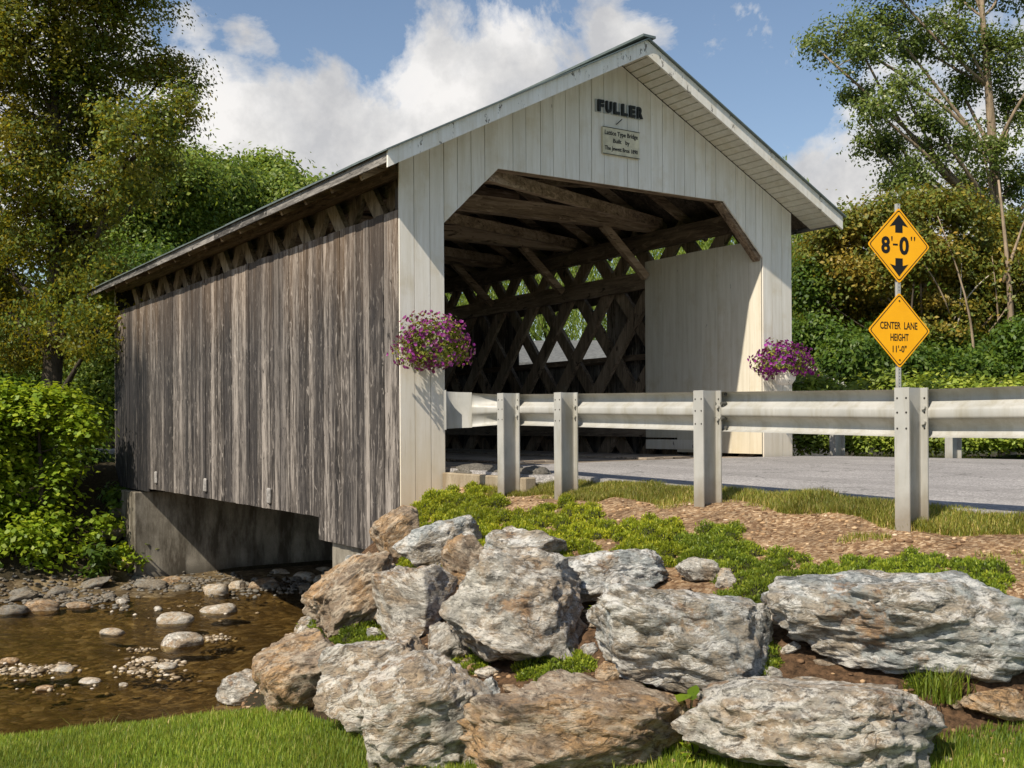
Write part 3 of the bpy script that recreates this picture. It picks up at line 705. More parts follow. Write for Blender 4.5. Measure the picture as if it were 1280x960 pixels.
for a_, c_ in (((2.885,-.040,3.93),(3.49,-.040,3.93)),((2.885,-.040,4.27),(3.49,-.040,4.27)),((2.89,-.040,3.93),(2.89,-.040,4.27)),((3.485,-.040,3.93),(3.485,-.040,4.27))): b.bar(a_, c_, .004, .008)
b.build('edge_line', M['letter'], pq)
for body, z, wd, h in (('Lattice Type Bridge', 4.195, .54, .075), ('Built   by', 4.10, .27, .07), ('The Jewett Bros 1890', 4.0, .54, .07)):
    put_text('lettering', body, .07, M['black'], pq, (3.187, -.040, z), 0, fit=(wd, h), depth=.0015, bold=.0012)

# abutments and curb
def abut(name, label, boxes, mat='conc', bev=.02):
    b = MB()
    for bx in boxes: b.box(*bx)
    o = b.build(name, M[mat], org=np.array(boxes[0][:3]), bevel=bev); return tag(o, label, 'abutment' if mat == 'conc' else 'curb')
abut('abutment', 'stained concrete abutment beyond the stream under the far end of the bridge', [(-.10, 11.25, -3.0, W+.1, 13.3, -.80)])
abut('abutment', 'pale concrete abutment behind the boulders under the near portal', [(.06, .25, -3.0, W-.05, 2.05, -.80), (.25,.25,-.80,W-.25,1.2,-.35)])
abut('curb', 'tan concrete curb running from the white pier under the guardrail', [(.52, -1.75, -.55, .66, -.03, -.06)], 'curb', .012)
for i, (x, y, sx, sy) in enumerate(((.78,-.35,.2,.28),(.82,-.95,.2,.26),(.84,-1.45,.17,.2))):
    bm = bmesh.new(); bmesh.ops.create_icosphere(bm, subdivisions=4, radius=1)
    for v in bm.verts:
        n = noise.fractal(v.co*2.2+Vector((i*7,0,0)), .8, 2., 5)
        v.co = v.co*(1+.16*n); v.co = Vector((v.co.x*sx, v.co.y*sy*1.1, v.co.z*.085))
    me = bpy.data.meshes.new('asphalt_lump'); bm.to_mesh(me); bm.free(); me.materials.append(M['rubble'])
    for p in me.polygons: p.use_smooth = True
    o = bpy.data.objects.new('asphalt_lump', me); o.location = (x, y, -.04); col.objects.link(o)
    tag(o, ['rough dark asphalt lump nearest the white pier', 'rough dark asphalt lump in the middle of three behind the curb', 'rough dark asphalt lump at the guardrail end of the curb'][i], 'asphalt lump', 'broken asphalt lumps behind the curb')

# ------------------------------------------------------------------ guardrails
PROF = [(.004,.160),(.04,.153),(.074,.138),(.083,.112),(.078,.082),(.03,.046),(.004,.034),(.0,.02),(.0,-.02),(.004,-.034),(.03,-.046),(.078,-.082),(.083,-.112),(.074,-.138),(.04,-.153),(.004,-.160)]
def beam(mb, path, zs, side=1, prof=PROF, scale=None):
    """W beam swept along a plan path; side=+1: the humps face +normal"""
    rings = []
    for i, p in enumerate(path):
        a = np.array(path[max(i-1,0)]); c = np.array(path[min(i+1,len(path)-1)]); d = (c-a)/np.linalg.norm(c-a); n = np.array([d[1], -d[0]])*side
        k = 1 if scale is None else scale[i]
        rings.append([(p[0]+n[0]*o*k, p[1]+n[1]*o*k, zs[i]+z*(1+.12*(1-k))) for o, z in prof])
    m_ = len(prof); vs = [v for r in rings for v in r]
    mb.add(vs, [(i*m_+j, i*m_+j+1, (i+1)*m_+j+1, (i+1)*m_+j) for i in range(len(path)-1) for j in range(m_-1)])
def post(parent, x, y, ztop, zbot, wy=.115, dx=.2, rot=0, bolts=True):
    t_ = .011; b = MB(); c, s = math.cos(rot), math.sin(rot)
    def bx(m_, x0, y0, z0, x1, y1, z1):
        n0 = len(m_.v); m_.box(x0, y0, z0, x1, y1, z1)
        for i in range(n0, len(m_.v)): q = m_.v[i]; m_.v[i] = (x+q[0]*c-q[1]*s, y+q[0]*s+q[1]*c, q[2])
    bx(b, -dx, -wy/2, zbot, -dx+t_, wy/2, ztop); bx(b, -t_, -wy/2, zbot, 0, wy/2, ztop); bx(b, -dx+t_, -.004, zbot, -t_, .004, ztop)
    o = b.build('post', M['steel'], parent)
    if bolts:
        hb = MB()
        for zz_ in (.07, .165, .27):
            for yy_ in (-.035, .035):
                for fx in (-dx-.0015, -t_-.0015):
                    n0 = len(hb.v); hb.tube([(fx, yy_, ztop-zz_), (fx+.003, yy_, ztop-zz_)], .0075, 8)
                    for i in range(n0, len(hb.v)): q = hb.v[i]; hb.v[i] = (x+q[0]*c-q[1]*s, y+q[0]*s+q[1]*c, q[2])
        hb.build('bolt_holes', M['bolt'], o)
        hb = MB()
        for zz_ in (.10, .20):
            n0 = len(hb.v); hb.tube([(-.03, -.035, ztop-zz_-.03), (-.008, -.035, ztop-zz_-.03)], [.016, .016], 8)
            for i in range(n0, len(hb.v)): q = hb.v[i]; hb.v[i] = (x+q[0]*c-q[1]*s, y+q[0]*s+q[1]*c, q[2])
        hb.build('bolt_head', M['steel'], o)
    return o
M['steel_dark'] = flat_mat('bolt and shaded rail steel', (.10,.10,.09), .7, .1)
gr = empty('guardrail', (.55, -4, -.2), 'galvanised guardrail in front, running along the near road edge to the white pier', 'guardrail')
def ztopf(y): return .705+.10*np.clip((y+6.5)/5.0, 0, 1.2)
for y in (-1.6, -2.55, -4.50, -6.44, -8.35, -10.25, -12.15):
    x = .50 if y < -2 else .46
    post(gr, x+.06, y, float(ztopf(y))+.005, -.5)
ysb = list(np.arange(-14, -1.95, .5))+[-1.9, -1.7, -1.5, -1.35]
path = [(.56, y) for y in ysb[:-4]]+[(.555,-1.9),(.53,-1.7),(.48,-1.5),(.42,-1.38)]
for lo_, hi_, off_ in ((-14.1, -8.2, 0.), (-8.5, -4.3, .0035), (-4.62, -1.3, 0.)):
    sub_ = [q for q in path if lo_ < q[1] < hi_+.001]; sub_ = [(.56, lo_)]+sub_+([(.56, hi_)] if hi_ < -2 else [])
    b = MB(); beam(b, [(q[0]-off_, q[1]) for q in sub_], [float(ztopf(q[1]))-.165 for q in sub_], 1); rb_ = b.build('rail_beam', M['steel'], gr, smooth=True)
    if hi_ < -2:
        hb = MB()
        for dy_ in (-.27, -.20, -.07):
            for z_ in (.135, .01, -.01, -.135)[0:4:1]:
                zc = float(ztopf(hi_))-.165+z_*(1 if abs(z_) > .1 else 6); hb.tube([(.56+(.0 if abs(z_) < .1 else .045)-.016, hi_+dy_, zc), (.60, hi_+dy_, zc)], .014, 8)
        hb.build('splice_bolts', M['steel_dark'], rb_)
# seams where the beam sections lap
b = MB()
fl = [(.42,-1.38),(.34,-1.28),(.24,-1.17),(.14,-1.07),(.08,-1.03),(.02,-1.02),(-.03,-1.05),(-.06,-1.10),(-.07,-1.17)]
flp = [(0.0,.165),(.0,.08),(.0,0),(.0,-.08),(.0,-.165)]
zs_ = [float(ztopf(-1.4))-.165]*len(fl)
beam(b, fl[:3], zs_[:3], 1, PROF, [1,.6,.05]); 
rings = []
for i, p in enumerate(fl[2:]):
    for z in (.185, .09, 0, -.09, -.185): rings.append((p[0], p[1], zs_[0]+z*(1+.02*i)))
b.add(rings, [(i*5+j, i*5+j+1, (i+1)*5+j+1, (i+1)*5+j) for i in range(len(fl)-3) for j in range(4)])
b.build('end_terminal', M['steel'], gr, smooth=True)
gr2 = empty('guardrail', (7.25, -5, 0), 'guardrail on the opposite side of the road, only its posts showing under the nearer rail', 'guardrail')
for y in np.arange(-.07, -14, -1.95): post(gr2, 7.32, float(y), .72, -.3, bolts=False)
b = MB(); beam(b, [(7.1, -.0), (7.1, -4), (7.1, -14)], [.56]*3, 1); b.build('rail_beam', M['steel'], gr2, smooth=True)
_st = M['steel']; M['steel'] = M['steel_dark']  # far rail's shade put into its colour by a darker steel
gr3 = empty('guardrail', (.2, 16, 0), 'dark shaded guardrail beyond the far end of the bridge at left', 'guardrail')
for y in (14.0, 15.9, 17.8, 19.7, 21.6, 23.5): post(gr3, -.35-.12*(y-14), float(y), .62, -.6, bolts=False)
b = MB(); beam(b, [(-.33, 13.9), (-.35-.12*10, 24)], [.46]*2, 1); b.build('rail_beam', M['steel'], gr3, smooth=True); M['steel'] = _st

# ------------------------------------------------------------------ height sign
sp = at(1122, 568, 16.0); sg = empty('height_sign', (7.74, -.78, 0), 'two yellow diamond height signs stacked on one galvanised post beyond the road', 'road sign')
SX, SY = 7.74, -.78; RZ = math.radians(-13.5)
ca, sa = math.cos(RZ), math.sin(RZ)
def sgp(u, v, z): return (SX+u*ca-v*sa, SY+u*sa+v*ca, z)   # u across, v away from the viewer
def perf_post():
    b = MB(); w_, t_ = .028, .003
    for (u0, v0, u1, v1) in ((-.03,.005,.03,.009),(-.03,.009,-.026,.035),(.026,.009,.03,.035),(-.045,.032,-.03,.036),(.03,.032,.045,.036)):
        pts = [sgp(u0, v0, -.3), sgp(u1, v0, -.3), sgp(u1, v1, -.3), sgp(u0, v1, -.3)]; b.prism(pts, (0, 0, 3.97))
    return b
o = perf_post().build('post', M['steel'], sg)
b = MB(); 
for z in np.arange(-.1, 3.7, .05): b.prism([sgp(-.006, .0035, z), sgp(.006, .0035, z), sgp(.006, .0035, z+.014), sgp(-.006, .0035, z+.014)], tuple(np.array(sgp(0,.0015,0))-np.array(sgp(0,0,0))))
b.build('post_holes', M['bolt'], o)
def diamond(cz_, half, v0, v1, cham=.045):
    pts = []
    for ang in range(4):
        dx, dz = [(1,0),(0,1),(-1,0),(0,-1)][ang]; nx_, nz_ = [(0,1),(-1,0),(0,-1),(1,0)][ang]
        px_, pz_ = [( -1,0),(0,-1),(1,0),(0,1)][ang]
        # rounded corner: 3 points
        prev = [(0,-1),(1,0),(0,1),(-1,0)][ang]; nxt = [(0,1),(-1,0),(0,-1),(1,0)][ang]
        c_ = np.array([dx, dz])*half; a_ = c_+(np.array(prev)*half-c_)*cham; e_ = c_+(np.array(nxt)*half-c_)*cham
        pts += [tuple(a_), tuple((a_+e_)/2*.3+ (c_*.7 if False else (a_+e_)/2*.7+ (c_-(a_+e_)/2)*.45)), tuple(e_)]
    return pts
def plate(cz_, half, v0, th, mat, name, parent, hole=None, label=None):
    pts = diamond(cz_, half, 0, 0); b = MB()
    if hole is None: b.prism([sgp(u, v0, cz_+z) for u, z in pts], tuple(np.array(sgp(0,th,0))-np.array(sgp(0,0,0))))
    else:
        ins = [(u*hole, z*hole) for u, z in pts]; n = len(pts)
        for i in range(n):
            j = (i+1) % n; b.prism([sgp(pts[i][0], v0, cz_+pts[i][1]), sgp(pts[j][0], v0, cz_+pts[j][1]), sgp(ins[j][0], v0, cz_+ins[j][1]), sgp(ins[i][0], v0, cz_+ins[i][1])], tuple(np.array(sgp(0,th,0))-np.array(sgp(0,0,0))))
    o = b.build(name, mat, parent)
    if label: o['label'] = label
    return o
ZT, ZL, HF = 3.06, 1.825, .553
p1 = plate(ZT, HF, 0, .003, M['yellow'], 'sign_panel', sg, label="upper diamond reading 8'-0\" between two black arrows")
plate(ZT, HF*.945, -.0012, .001, M['black'], 'border', p1, .965)
p2 = plate(ZL, HF, 0, .003, M['yellow'], 'sign_panel', sg, label="lower diamond reading CENTER LANE HEIGHT 11'-0\"")
plate(ZL, HF*.945, -.0012, .001, M['black'], 'border', p2, .965)
def arrow(z0, s):
    b = MB(); pts = [(0, .165), (.17, -.01), (.065, .02), (.065, -.10), (-.065, -.10), (-.065, .02), (-.17, -.01)]
    # two convex pieces
    q = lambda u, z: sgp(u, -.0015, z0+s*z)
    off = tuple(np.array(sgp(0,.001,0))-np.array(sgp(0,0,0)))
    b.prism([q(0,.165), q(.165,-.015), q(.065,.01), q(-.065,.01), q(-.165,-.015)], off); b.prism([q(.065,.01), q(.065,-.10), q(-.065,-.10), q(-.065,.01)], off)
    b.build('arrow', M['black'], p1)
arrow(ZT+.285, 1); arrow(ZT-.285, -1)
def st(parent, name, body, u, z, wd, h, bold): put_text(name, body, .2, M['black'], parent, sgp(u, -.0018, z), RZ, fit=(wd, h), depth=.0008, bold=bold)
for body, u, z, wd, h in (('8', -.235, .0, .155, .25), ("'", -.125, .095, .022, .07), ('-', -.065, .012, .085, .026), ('0', .09, -.0, .17, .27), ("'", .22, .11, .022, .06), ("'", .275, .11, .022, .06)): st(p1, 'legend', body, u, ZT+z, wd, h, .007 if body in '80' else .001)
for body, u, z, wd, h in (('CENTER', -.16, .07, .36, .105), ('LANE', .20, .07, .235, .105), ('HEIGHT', 0, -.10, .32, .105), ("11'-0\"", .0, -.27, .245, .10)): st(p2, 'legend', body, u, ZL+z, wd, h, .003)
for zc, pp in ((ZT, p1), (ZL, p2)):
    for dz in (.43, -.43):
        b = MB(); b.tube([sgp(0, -.006, zc+dz), sgp(0, 0, zc+dz)], .013, 8); b.build('bolt', M['bolt'], pp)

# ------------------------------------------------------------------ rocks
def rock_mesh(seed, rx, ry, rz, sub=5, rough=1., nclip=12):
    rs = random.Random(seed); bm = bmesh.new(); bmesh.ops.create_icosphere(bm, subdivisions=sub, radius=1)
    planes = []
    for _ in range(nclip):
        n = Vector((rs.gauss(0,1), rs.gauss(0,1), rs.gauss(0,1))).normalized(); planes.append((n, rs.uniform(.60, .88)))
    off = Vector((seed*3.7, seed*1.3, seed*9.1)); q = Vector((rs.gauss(0,.5), rs.gauss(0,.4), 1)).normalized()
    for v in bm.verts:
        p = v.co.copy(); p = Vector([math.copysign(abs(c)**.78, c) for c in p])
        for n, d in planes:
            e = p.dot(n)-d
            if e > 0: p -= n*e*.97
        p *= 1.06; n1 = noise.fractal(p*1.4+off, .9, 2., 4); lay = p.dot(q)*4.5+noise.noise(p*1.6+off)*2.0
        ridged = 1-abs(noise.noise(Vector((p.x*1.2, p.y*1.2, lay))+off))*2
        n2 = noise.fractal(p*5.5+off, .75, 2.1, 4)
        stp = math.floor(lay*1.1+n2*.6); st2 = noise.noise(Vector((stp*3.3, p.x*.8, p.y*.8))+off)
        p *= 1+rough*(.12*n1+.05*ridged+.055*n2+.05*st2)
        v.co = Vector((p.x*rx, p.y*ry, p.z*rz))
    me = bpy.data.meshes.new('boulder'); bm.to_mesh(me); bm.free()
    me.polygons.foreach_set('use_smooth', [True]*len(me.polygons)); return me
def boulder(x0, y0, x1, y1, tilt, mat, label, dadd=0., deep=.55, name='boulder', group=None, d=None, sub=5, seed=None):
    cx_, cy_ = (x0+x1)/2, (y0+y1)/2
    if d is None: d = on_ground(cx_, min(y1-.12*(y1-y0), 955))+dadd
    ww = (x1-x0)/2*d/FPX*1.04; hh = (y1-y0)/2*d/FPX*1.03
    c, s = abs(math.cos(tilt)), abs(math.sin(tilt)); 
    S_ = ww*ww+hh*hh; D_ = (ww*ww-hh*hh)/max(.35, c*c-s*s); D_ = max(-.8*S_, min(.8*S_, D_)); rx = math.sqrt((S_+D_)/2); rz = math.sqrt((S_-D_)/2)
    me = rock_mesh(seed if seed is not None else int(x0*7+y0*3), rx, deep*(rx+rz)*.9, rz, sub)
    me.name = name; me.materials.append(mat)
    o = bpy.data.objects.new(name, me); p = at(cx_, cy_, d); o.location = [float(v) for v in p]
    o.rotation_euler = (Matrix.Rotation(-YAW, 3, 'Z') @ Matrix.Rotation(-tilt, 3, 'Y')).to_euler()
    col.objects.link(o); return tag(o, label, 'boulder', group or 'boulders stacked as a bank below the road')
RA, RB, RC, RD = M['rockA'], M['rockB'], M['rockC'], M['rockD']
ROCKS = [
 (466,640,535,706,.6,RB,'brown boulder leaning against the foot of the grey side boards',0),
 (500,652,606,716,.25,RC,'blue white streaked boulder just under the topmost sedum mound',0),
 (556,668,612,728,-.3,RB,'small brown boulder between the streaked one and the flat slab',-.2),
 (384,696,508,790,.5,RB,'long tan slab sloping down toward the stream, dark undercut below',0),
 (422,690,472,722,.1,RC,'small grey boulder beside the pale abutment corner',.5),
 (466,708,566,800,-.15,RA,'white and rust boulder under the small round sedum tuft',0),
 (556,698,735,834,-.12,RA,'largest pale boulder in the middle of the bank',0),
 (606,660,700,720,.12,RC,'flat grey slab just above the largest pale boulder',0),
 (688,690,842,752,.05,RC,'wide blue grey slab with a dark gap beneath, right of the largest pale boulder',0),
 (740,726,978,862,-.05,RC,'big blue grey boulder with white streaks left of the long slab',0),
 (984,738,1330,808,-.06,RC,'long low slab reaching out of the right edge under the sedum strip',0),
 (332,784,446,892,.25,RB,'orange tan boulder at the stream edge, left end of the bank',0),
 (398,798,525,912,.25,RA,'rounded brown and grey boulder beside the orange tan one',0),
 (456,824,612,962,.3,RA,'pale round boulder at the bottom standing on the lawn edge',0),
 (598,850,862,968,-.08,RB,'wide brown banded boulder at the bottom middle of the bank',0),
 (862,836,1136,962,-.03,RA,'wide pale boulder at the bottom right with a dark hollow',0),
 (266,840,344,884,.1,RA,'small white boulder lying in the grass by the stream',0),
 (528,780,588,838,.5,RA,'narrow pale boulder wedged between larger ones left of a green tuft',0),
 (892,712,922,736,0,M['pebble'],'round cream cobble behind the big blue grey boulder',0),
 (846,696,900,730,-.3,RA,'small pointed pale boulder under the long sedum mat',0),
 (1205,862,1282,896,-.05,RB,'flat tan stone beside the lawn at the right edge',0),
 (744,830,784,862,.2,RB,'small tan stone tucked under the big blue grey boulder',0),
 (870,800,905,835,.2,RC,'small grey stone under the right shoulder of the big blue grey boulder',0),
 (368,772,396,800,.3,RA,'small white stone on top of the orange tan boulder',.1),
 (590,850,630,890,.7,RC,'grey wedge stone between the two bottom boulders',.15),
 (1190,800,1222,822,.1,RB,'small brown stone below the long slab',0),
 (520,712,560,745,.1,RB,'rusty stone behind the small round sedum tuft',.25),
 (560,825,600,850,.1,RB,'brown stone under the middle green tuft',.2),
]
for (x0,y0,x1,y1,tl,mt,lb,da) in ROCKS: boulder(x0,y0,x1,y1,tl,mt,lb,da, sub=6 if x1-x0 > 110 else 5)

rf_ = random.Random(5)
for i, (x_, y_, w_, h_) in enumerate(((610,842,30,18),(748,778,26,18),(738,812,22,16),(625,712,20,14),(690,742,24,14),(548,822,28,20),(470,794,24,16),(880,862,26,18),(985,812,26,16),(1030,828,30,14),(940,824,22,14),(640,862,24,14),(760,850,24,14),(1080,830,22,12),(1130,826,26,14),(590,836,20,14),(705,846,26,15),(500,795,22,14),(1215,838,24,14),(850,740,24,12),(965,842,28,16),(1195,880,26,14))):
    boulder(x_-w_/2, y_-h_/2, x_+w_/2, y_+h_/2, rf_.uniform(-.4,.4), (RA,RB,RC,RB)[i % 4], 'small filler stone wedged in a soil gap between the big boulders', .02, name='filler_stone', group='filler stones between the boulders', sub=4)

# stream stones lying in and beside the water
def stone(px_, py_, wd, hg, mat, label, name='stream_stone', group='stones in the stream', zc=None, aspect=.75, seed=None, sub=3):
    z = WZ if zc is None else zc
    p = atZ(px_, py_, z); d = (p-CAM)@Fv; rx = wd/2*d/FPX*1.12; rz = hg/2*d/FPX*1.2
    me = rock_mesh(seed if seed is not None else int(px_*13+py_), rx, rx*aspect, rz, sub, .6, 4); me.name = name; me.materials.append(mat)
    o = bpy.data.objects.new(name, me); o.location = (float(p[0]), float(p[1]), z+rz*.18); o.rotation_euler = (0, 0, random.uniform(-.6,.6)-YAW)
    col.objects.link(o); return tag(o, label, 'stone', group)
PB = M['pebble']
ST = [(227,806,44,20,RA,'white angular stone in midstream, brightest in the water'),(219,777,38,16,PB,'flat olive stone above the white angular one'),(273,764,38,14,PB,'flat cream stone right of the olive one in the stream'),
 (270,742,26,18,PB,'upright tan stone near the far bank'),(297,735,18,12,PB,'small rounded tan stone right of the upright one'),(140,792,26,9,PB,'low brown stone left in midstream'),
 (12,828,20,8,RB,'low brown stone at the left edge of the picture in midstream'),(52,762,36,16,RB,'broad brown stone on the far gravel edge'),(100,758,28,8,RB,'flat tan stone on the far gravel edge'),(227,738,20,10,RD,'dark low stone in front of the shaded abutment'),
 (16,766,30,14,RD,'dark stone at the far gravel edge, leftmost of the row'),(152,754,12,8,PB,'yellow brown pebble on the far gravel edge'),(198,762,10,6,RA,'small white stone near the flat olive one'),(185,826,20,7,PB,'pale pebble on the middle gravel bar'),
 (206,834,26,7,PB,'flat pale stone on the middle gravel bar'),(80,838,20,9,PB,'pale stone on the left gravel bar'),(112,852,24,6,PB,'low pale stone below the left gravel bar'),(56,862,18,7,RB,'brown pebble below the left gravel bar'),(154,857,10,5,RA,'small white pebble below the middle gravel bar'),
 (333,815,10,7,RA,'white pebble left of the boulders'),(342,818,7,5,RA,'smaller white pebble left of the boulders'),
 (348,720,20,12,PB,'grey stone at the foot of the shaded abutment'),(380,725,24,14,PB,'smooth pale stone under the bridge'),(404,727,20,12,PB,'rounded stone under the bridge nearest the near abutment'),(340,735,22,10,RD,'dark stone in shadow under the bridge'),(384,738,20,10,RD,'dark stone in front of the smooth pale one'),(405,716,20,10,PB,'grey stone in the row behind under the bridge'),(360,712,16,9,RD,'dark cobble in the row behind under the bridge')]
for s_ in ST: stone(*s_)
# dark rocks on the far bank
fb = []
for i in range(30):
    px_ = random.uniform(-5, 430); yb_ = 742+random.uniform(-14, 12)-(max(0, px_-160))*.05
    if px_ > 160: yb_ = 728+random.uniform(-10, 8)
    s_ = random.choice((8,12,16,22,30)); lab = ('dark wet cobble along the far water edge', 'brown cobble along the far water edge', 'pale cobble along the far water edge')
    k = random.choice((0,0,0,0,1,2)); stone(px_, yb_, s_, s_*.5, (RD, RB, PB)[k], lab[k], 'cobble', ('dark','brown','pale')[k]+' cobbles along the far water edge', seed=i*31, zc=WZ)
# bigger rocks tumbled on the far bank slope
for i, (px_, py_, wd, hg) in enumerate(((150,640,30,20),(140,668,34,24),(168,702,38,28),(120,728,40,14),(190,730,44,13),(30,745,36,14),(75,738,32,13),(168,662,20,16))):
    boulder(px_-wd/2, py_-hg/2, px_+wd/2, py_+hg/2, random.uniform(-.3,.3), RD if i != 2 else RB, ['grey bank rock highest beside the far abutment', 'grey bank rock below the highest one', 'tan angular bank rock at the foot of the far abutment corner', 'broad dark bank rock left of the far abutment', 'flat dark rock in front of the far abutment', 'dark rock at the left edge under the vines', 'dark rock under the vine curtain', 'small bank rock against the far abutment corner'][i], group='rocks on the far bank', d=on_ground(px_, py_+hg*.3, 14), sub=4)
# gravel: stuff
def gravel(name, P, smin, smax, mat):
    ico = bmesh.new(); bmesh.ops.create_icosphere(ico, subdivisions=1, radius=1); bv = np.array([v.co[:] for v in ico.verts]); bf = np.array([[v.index for v in f.verts] for f in ico.faces]); ico.free()
    n = len(P); s = rng.uniform(smin, smax, (n,1,1))*np.array([1,.8,.45])*rng.uniform(.7,1.3,(n,1,3)); a = rng.uniform(0, 2*PI, n)
    jit = bv[None]*s*(1+rng.uniform(-.15,.15,(n,len(bv),1))); x = jit[...,0]*np.cos(a)[:,None]-jit[...,1]*np.sin(a)[:,None]; y = jit[...,0]*np.sin(a)[:,None]+jit[...,1]*np.cos(a)[:,None]
    VV = np.stack([x,y,jit[...,2]],-1)+P[:,None,:]; FF = bf[None]+(np.arange(n)*len(bv))[:,None,None]
    return tag(np_mesh(name, VV.reshape(-1,3), FF.reshape(-1,3), mat, rnd=np.repeat(rng.random(n), len(bf)), smooth=True), kind='stuff')
def pebmat():
    t = NT('mixed river gravel'); r = t.attr()
    return t.done(t.pbr(t.ramp(r, [(0, (.10,.07,.04)), (.4, (.24,.18,.11)), (.75, (.40,.33,.24)), (1, (.58,.52,.44))]), .7))
M['peb'] = pebmat()
P = []
for (cx_, cy_, sx, sy, n) in ((30,838,45,6,260),(70,834,26,5,140),(190,830,38,6,120),(170,840,26,4,50),(268,798,26,4,120),(210,845,60,8,30),(70,858,60,9,30),(235,762,90,14,40),(180,812,26,4,40)):
    for _ in range(n):
        q = atZ(random.gauss(cx_, sx*.5), random.gauss(cy_, sy*.5), WZ); P.append((q[0], q[1], WZ+random.uniform(-.03,.015)))
gravel('gravel', np.array(P), .02, .055, M['peb'])
P = []
for _ in range(900):
    px_ = random.uniform(-10, 440); py_ = (748 if px_ < 160 else 733)+random.gauss(0, 6); q = atZ(px_, py_, WZ); P.append((q[0], q[1], max(WZ, float(hgt(q[0], q[1])))+.01))
gravel('gravel', np.array(P), .025, .075, RD)
P = []
for _ in range(2600):
    x, y = random.uniform(-3.2,.5), random.uniform(-9,-.6); P.append((x, y, float(hgt(x,y))+.004))
def chipmat():
    t = NT('wood chip and grit'); r = t.attr()
    return t.done(t.pbr(t.ramp(r, [(0, (.10,.055,.03)), (.5, (.28,.17,.09)), (.85, (.50,.34,.19)), (1, (.62,.50,.36))]), .9))
M['chip'] = chipmat()
gravel('bank_mulch', np.array(P), .008, .028, M['chip'])

# ------------------------------------------------------------------ leaves
def leaf_quads(C, s, N, asp=.55, fold=.25):
    """C (n,3) centres, s (n,) half length, N (n,3) normals -> verts, faces"""
    n = len(C); N = N/np.linalg.norm(N, axis=1, keepdims=True); r = rng.normal(size=(n,3)); u = r-N*(r*N).sum(1, keepdims=True); u /= np.linalg.norm(u, axis=1, keepdims=True); v = np.cross(N, u)
    s = s[:,None]; a = C-u*s; b_ = C+v*s*asp+N*s*fold*.4+u*s*.1; c = C+u*s-N*s*fold*.4; d = C-v*s*asp+N*s*fold*.4+u*s*.1
    return np.stack([a,b_,c,d],1).reshape(-1,3), np.arange(4*n).reshape(n,4)
def crown(name, lobes, ncl, per, leaf, clr, mat, parent=None, shell=.55, up=.5, flat=.6, asp=.55, hang=0.):
    CC = []; tot = sum(max(l[3]*l[4], .01)*l[5]**.5 if len(l) > 5 else l[3]**2 for l in lobes)
    cls = []
    for l in lobes:
        c = np.array(l[:3]); rad = np.array([l[3], l[4], l[5]]); k = max(3, int(ncl*(l[3]*l[4]*l[5])**(2/3)/sum((m_[3]*m_[4]*m_[5])**(2/3) for m_ in lobes)))
        d = rng.normal(size=(k,3)); d /= np.linalg.norm(d, axis=1, keepdims=True); rr = (shell+(1-shell)*rng.random((k,1)))*rng.uniform(.82,1.1,(k,1))
        cls.append(c+d*rad*rr)
    cls = np.concatenate(cls); n = len(cls)*per
    ci = np.repeat(np.arange(len(cls)), per); crs = rng.uniform(.6, 1.35, len(cls))*clr
    off = rng.normal(size=(n,3))*.5; off[:,2] *= flat
    if hang: off[:,2] -= np.abs(rng.normal(size=n))*hang
    C = cls[ci]+off*crs[ci][:,None]
    ctr = np.mean([l[:3] for l in lobes], 0)
    out = off*.8+(cls[ci]-ctr)*.15; N = out+rng.normal(size=(n,3))*.55+np.array([0,0,up])
    s = leaf*rng.uniform(.65,1.25,n); vv, ff = leaf_quads(C, s, N, asp)
    o = np_mesh(name, vv, ff, mat, parent, rnd=np.clip(rng.random(n)*.75+rng.random(len(cls))[ci]*.25, 0, 1))
    return o, cls
def lobes_px(L_, d0, ds=1., seed=0):
    rs = random.Random(seed); out = []
    for l in L_:
        x, y, rx, ry = l[:4]; dd = d0+(l[4] if len(l) > 4 else rs.uniform(-ds, ds)); p = at(x, y, dd); a, b_ = rx*dd/FPX, ry*dd/FPX
        out.append((p[0], p[1], p[2], a, a*.9, b_))
    return out
def limb(mb, a, b_, r0, r1, sag=.12, n=6, seedv=0):
    a = np.array(a, float); b_ = np.array(b_, float); L_ = np.linalg.norm(b_-a); pts = []
    j1 = rng.normal(size=3)*L_*.05; 
    for i in range(n+1):
        u = i/n; p = a+(b_-a)*u+j1*math.sin(PI*u)+np.array([0,0,-1])*L_*sag*math.sin(PI*u)*.5; pts.append(tuple(p))
    mb.tube(pts, [r0+(r1-r0)*(i/n) for i in range(n+1)], 6)
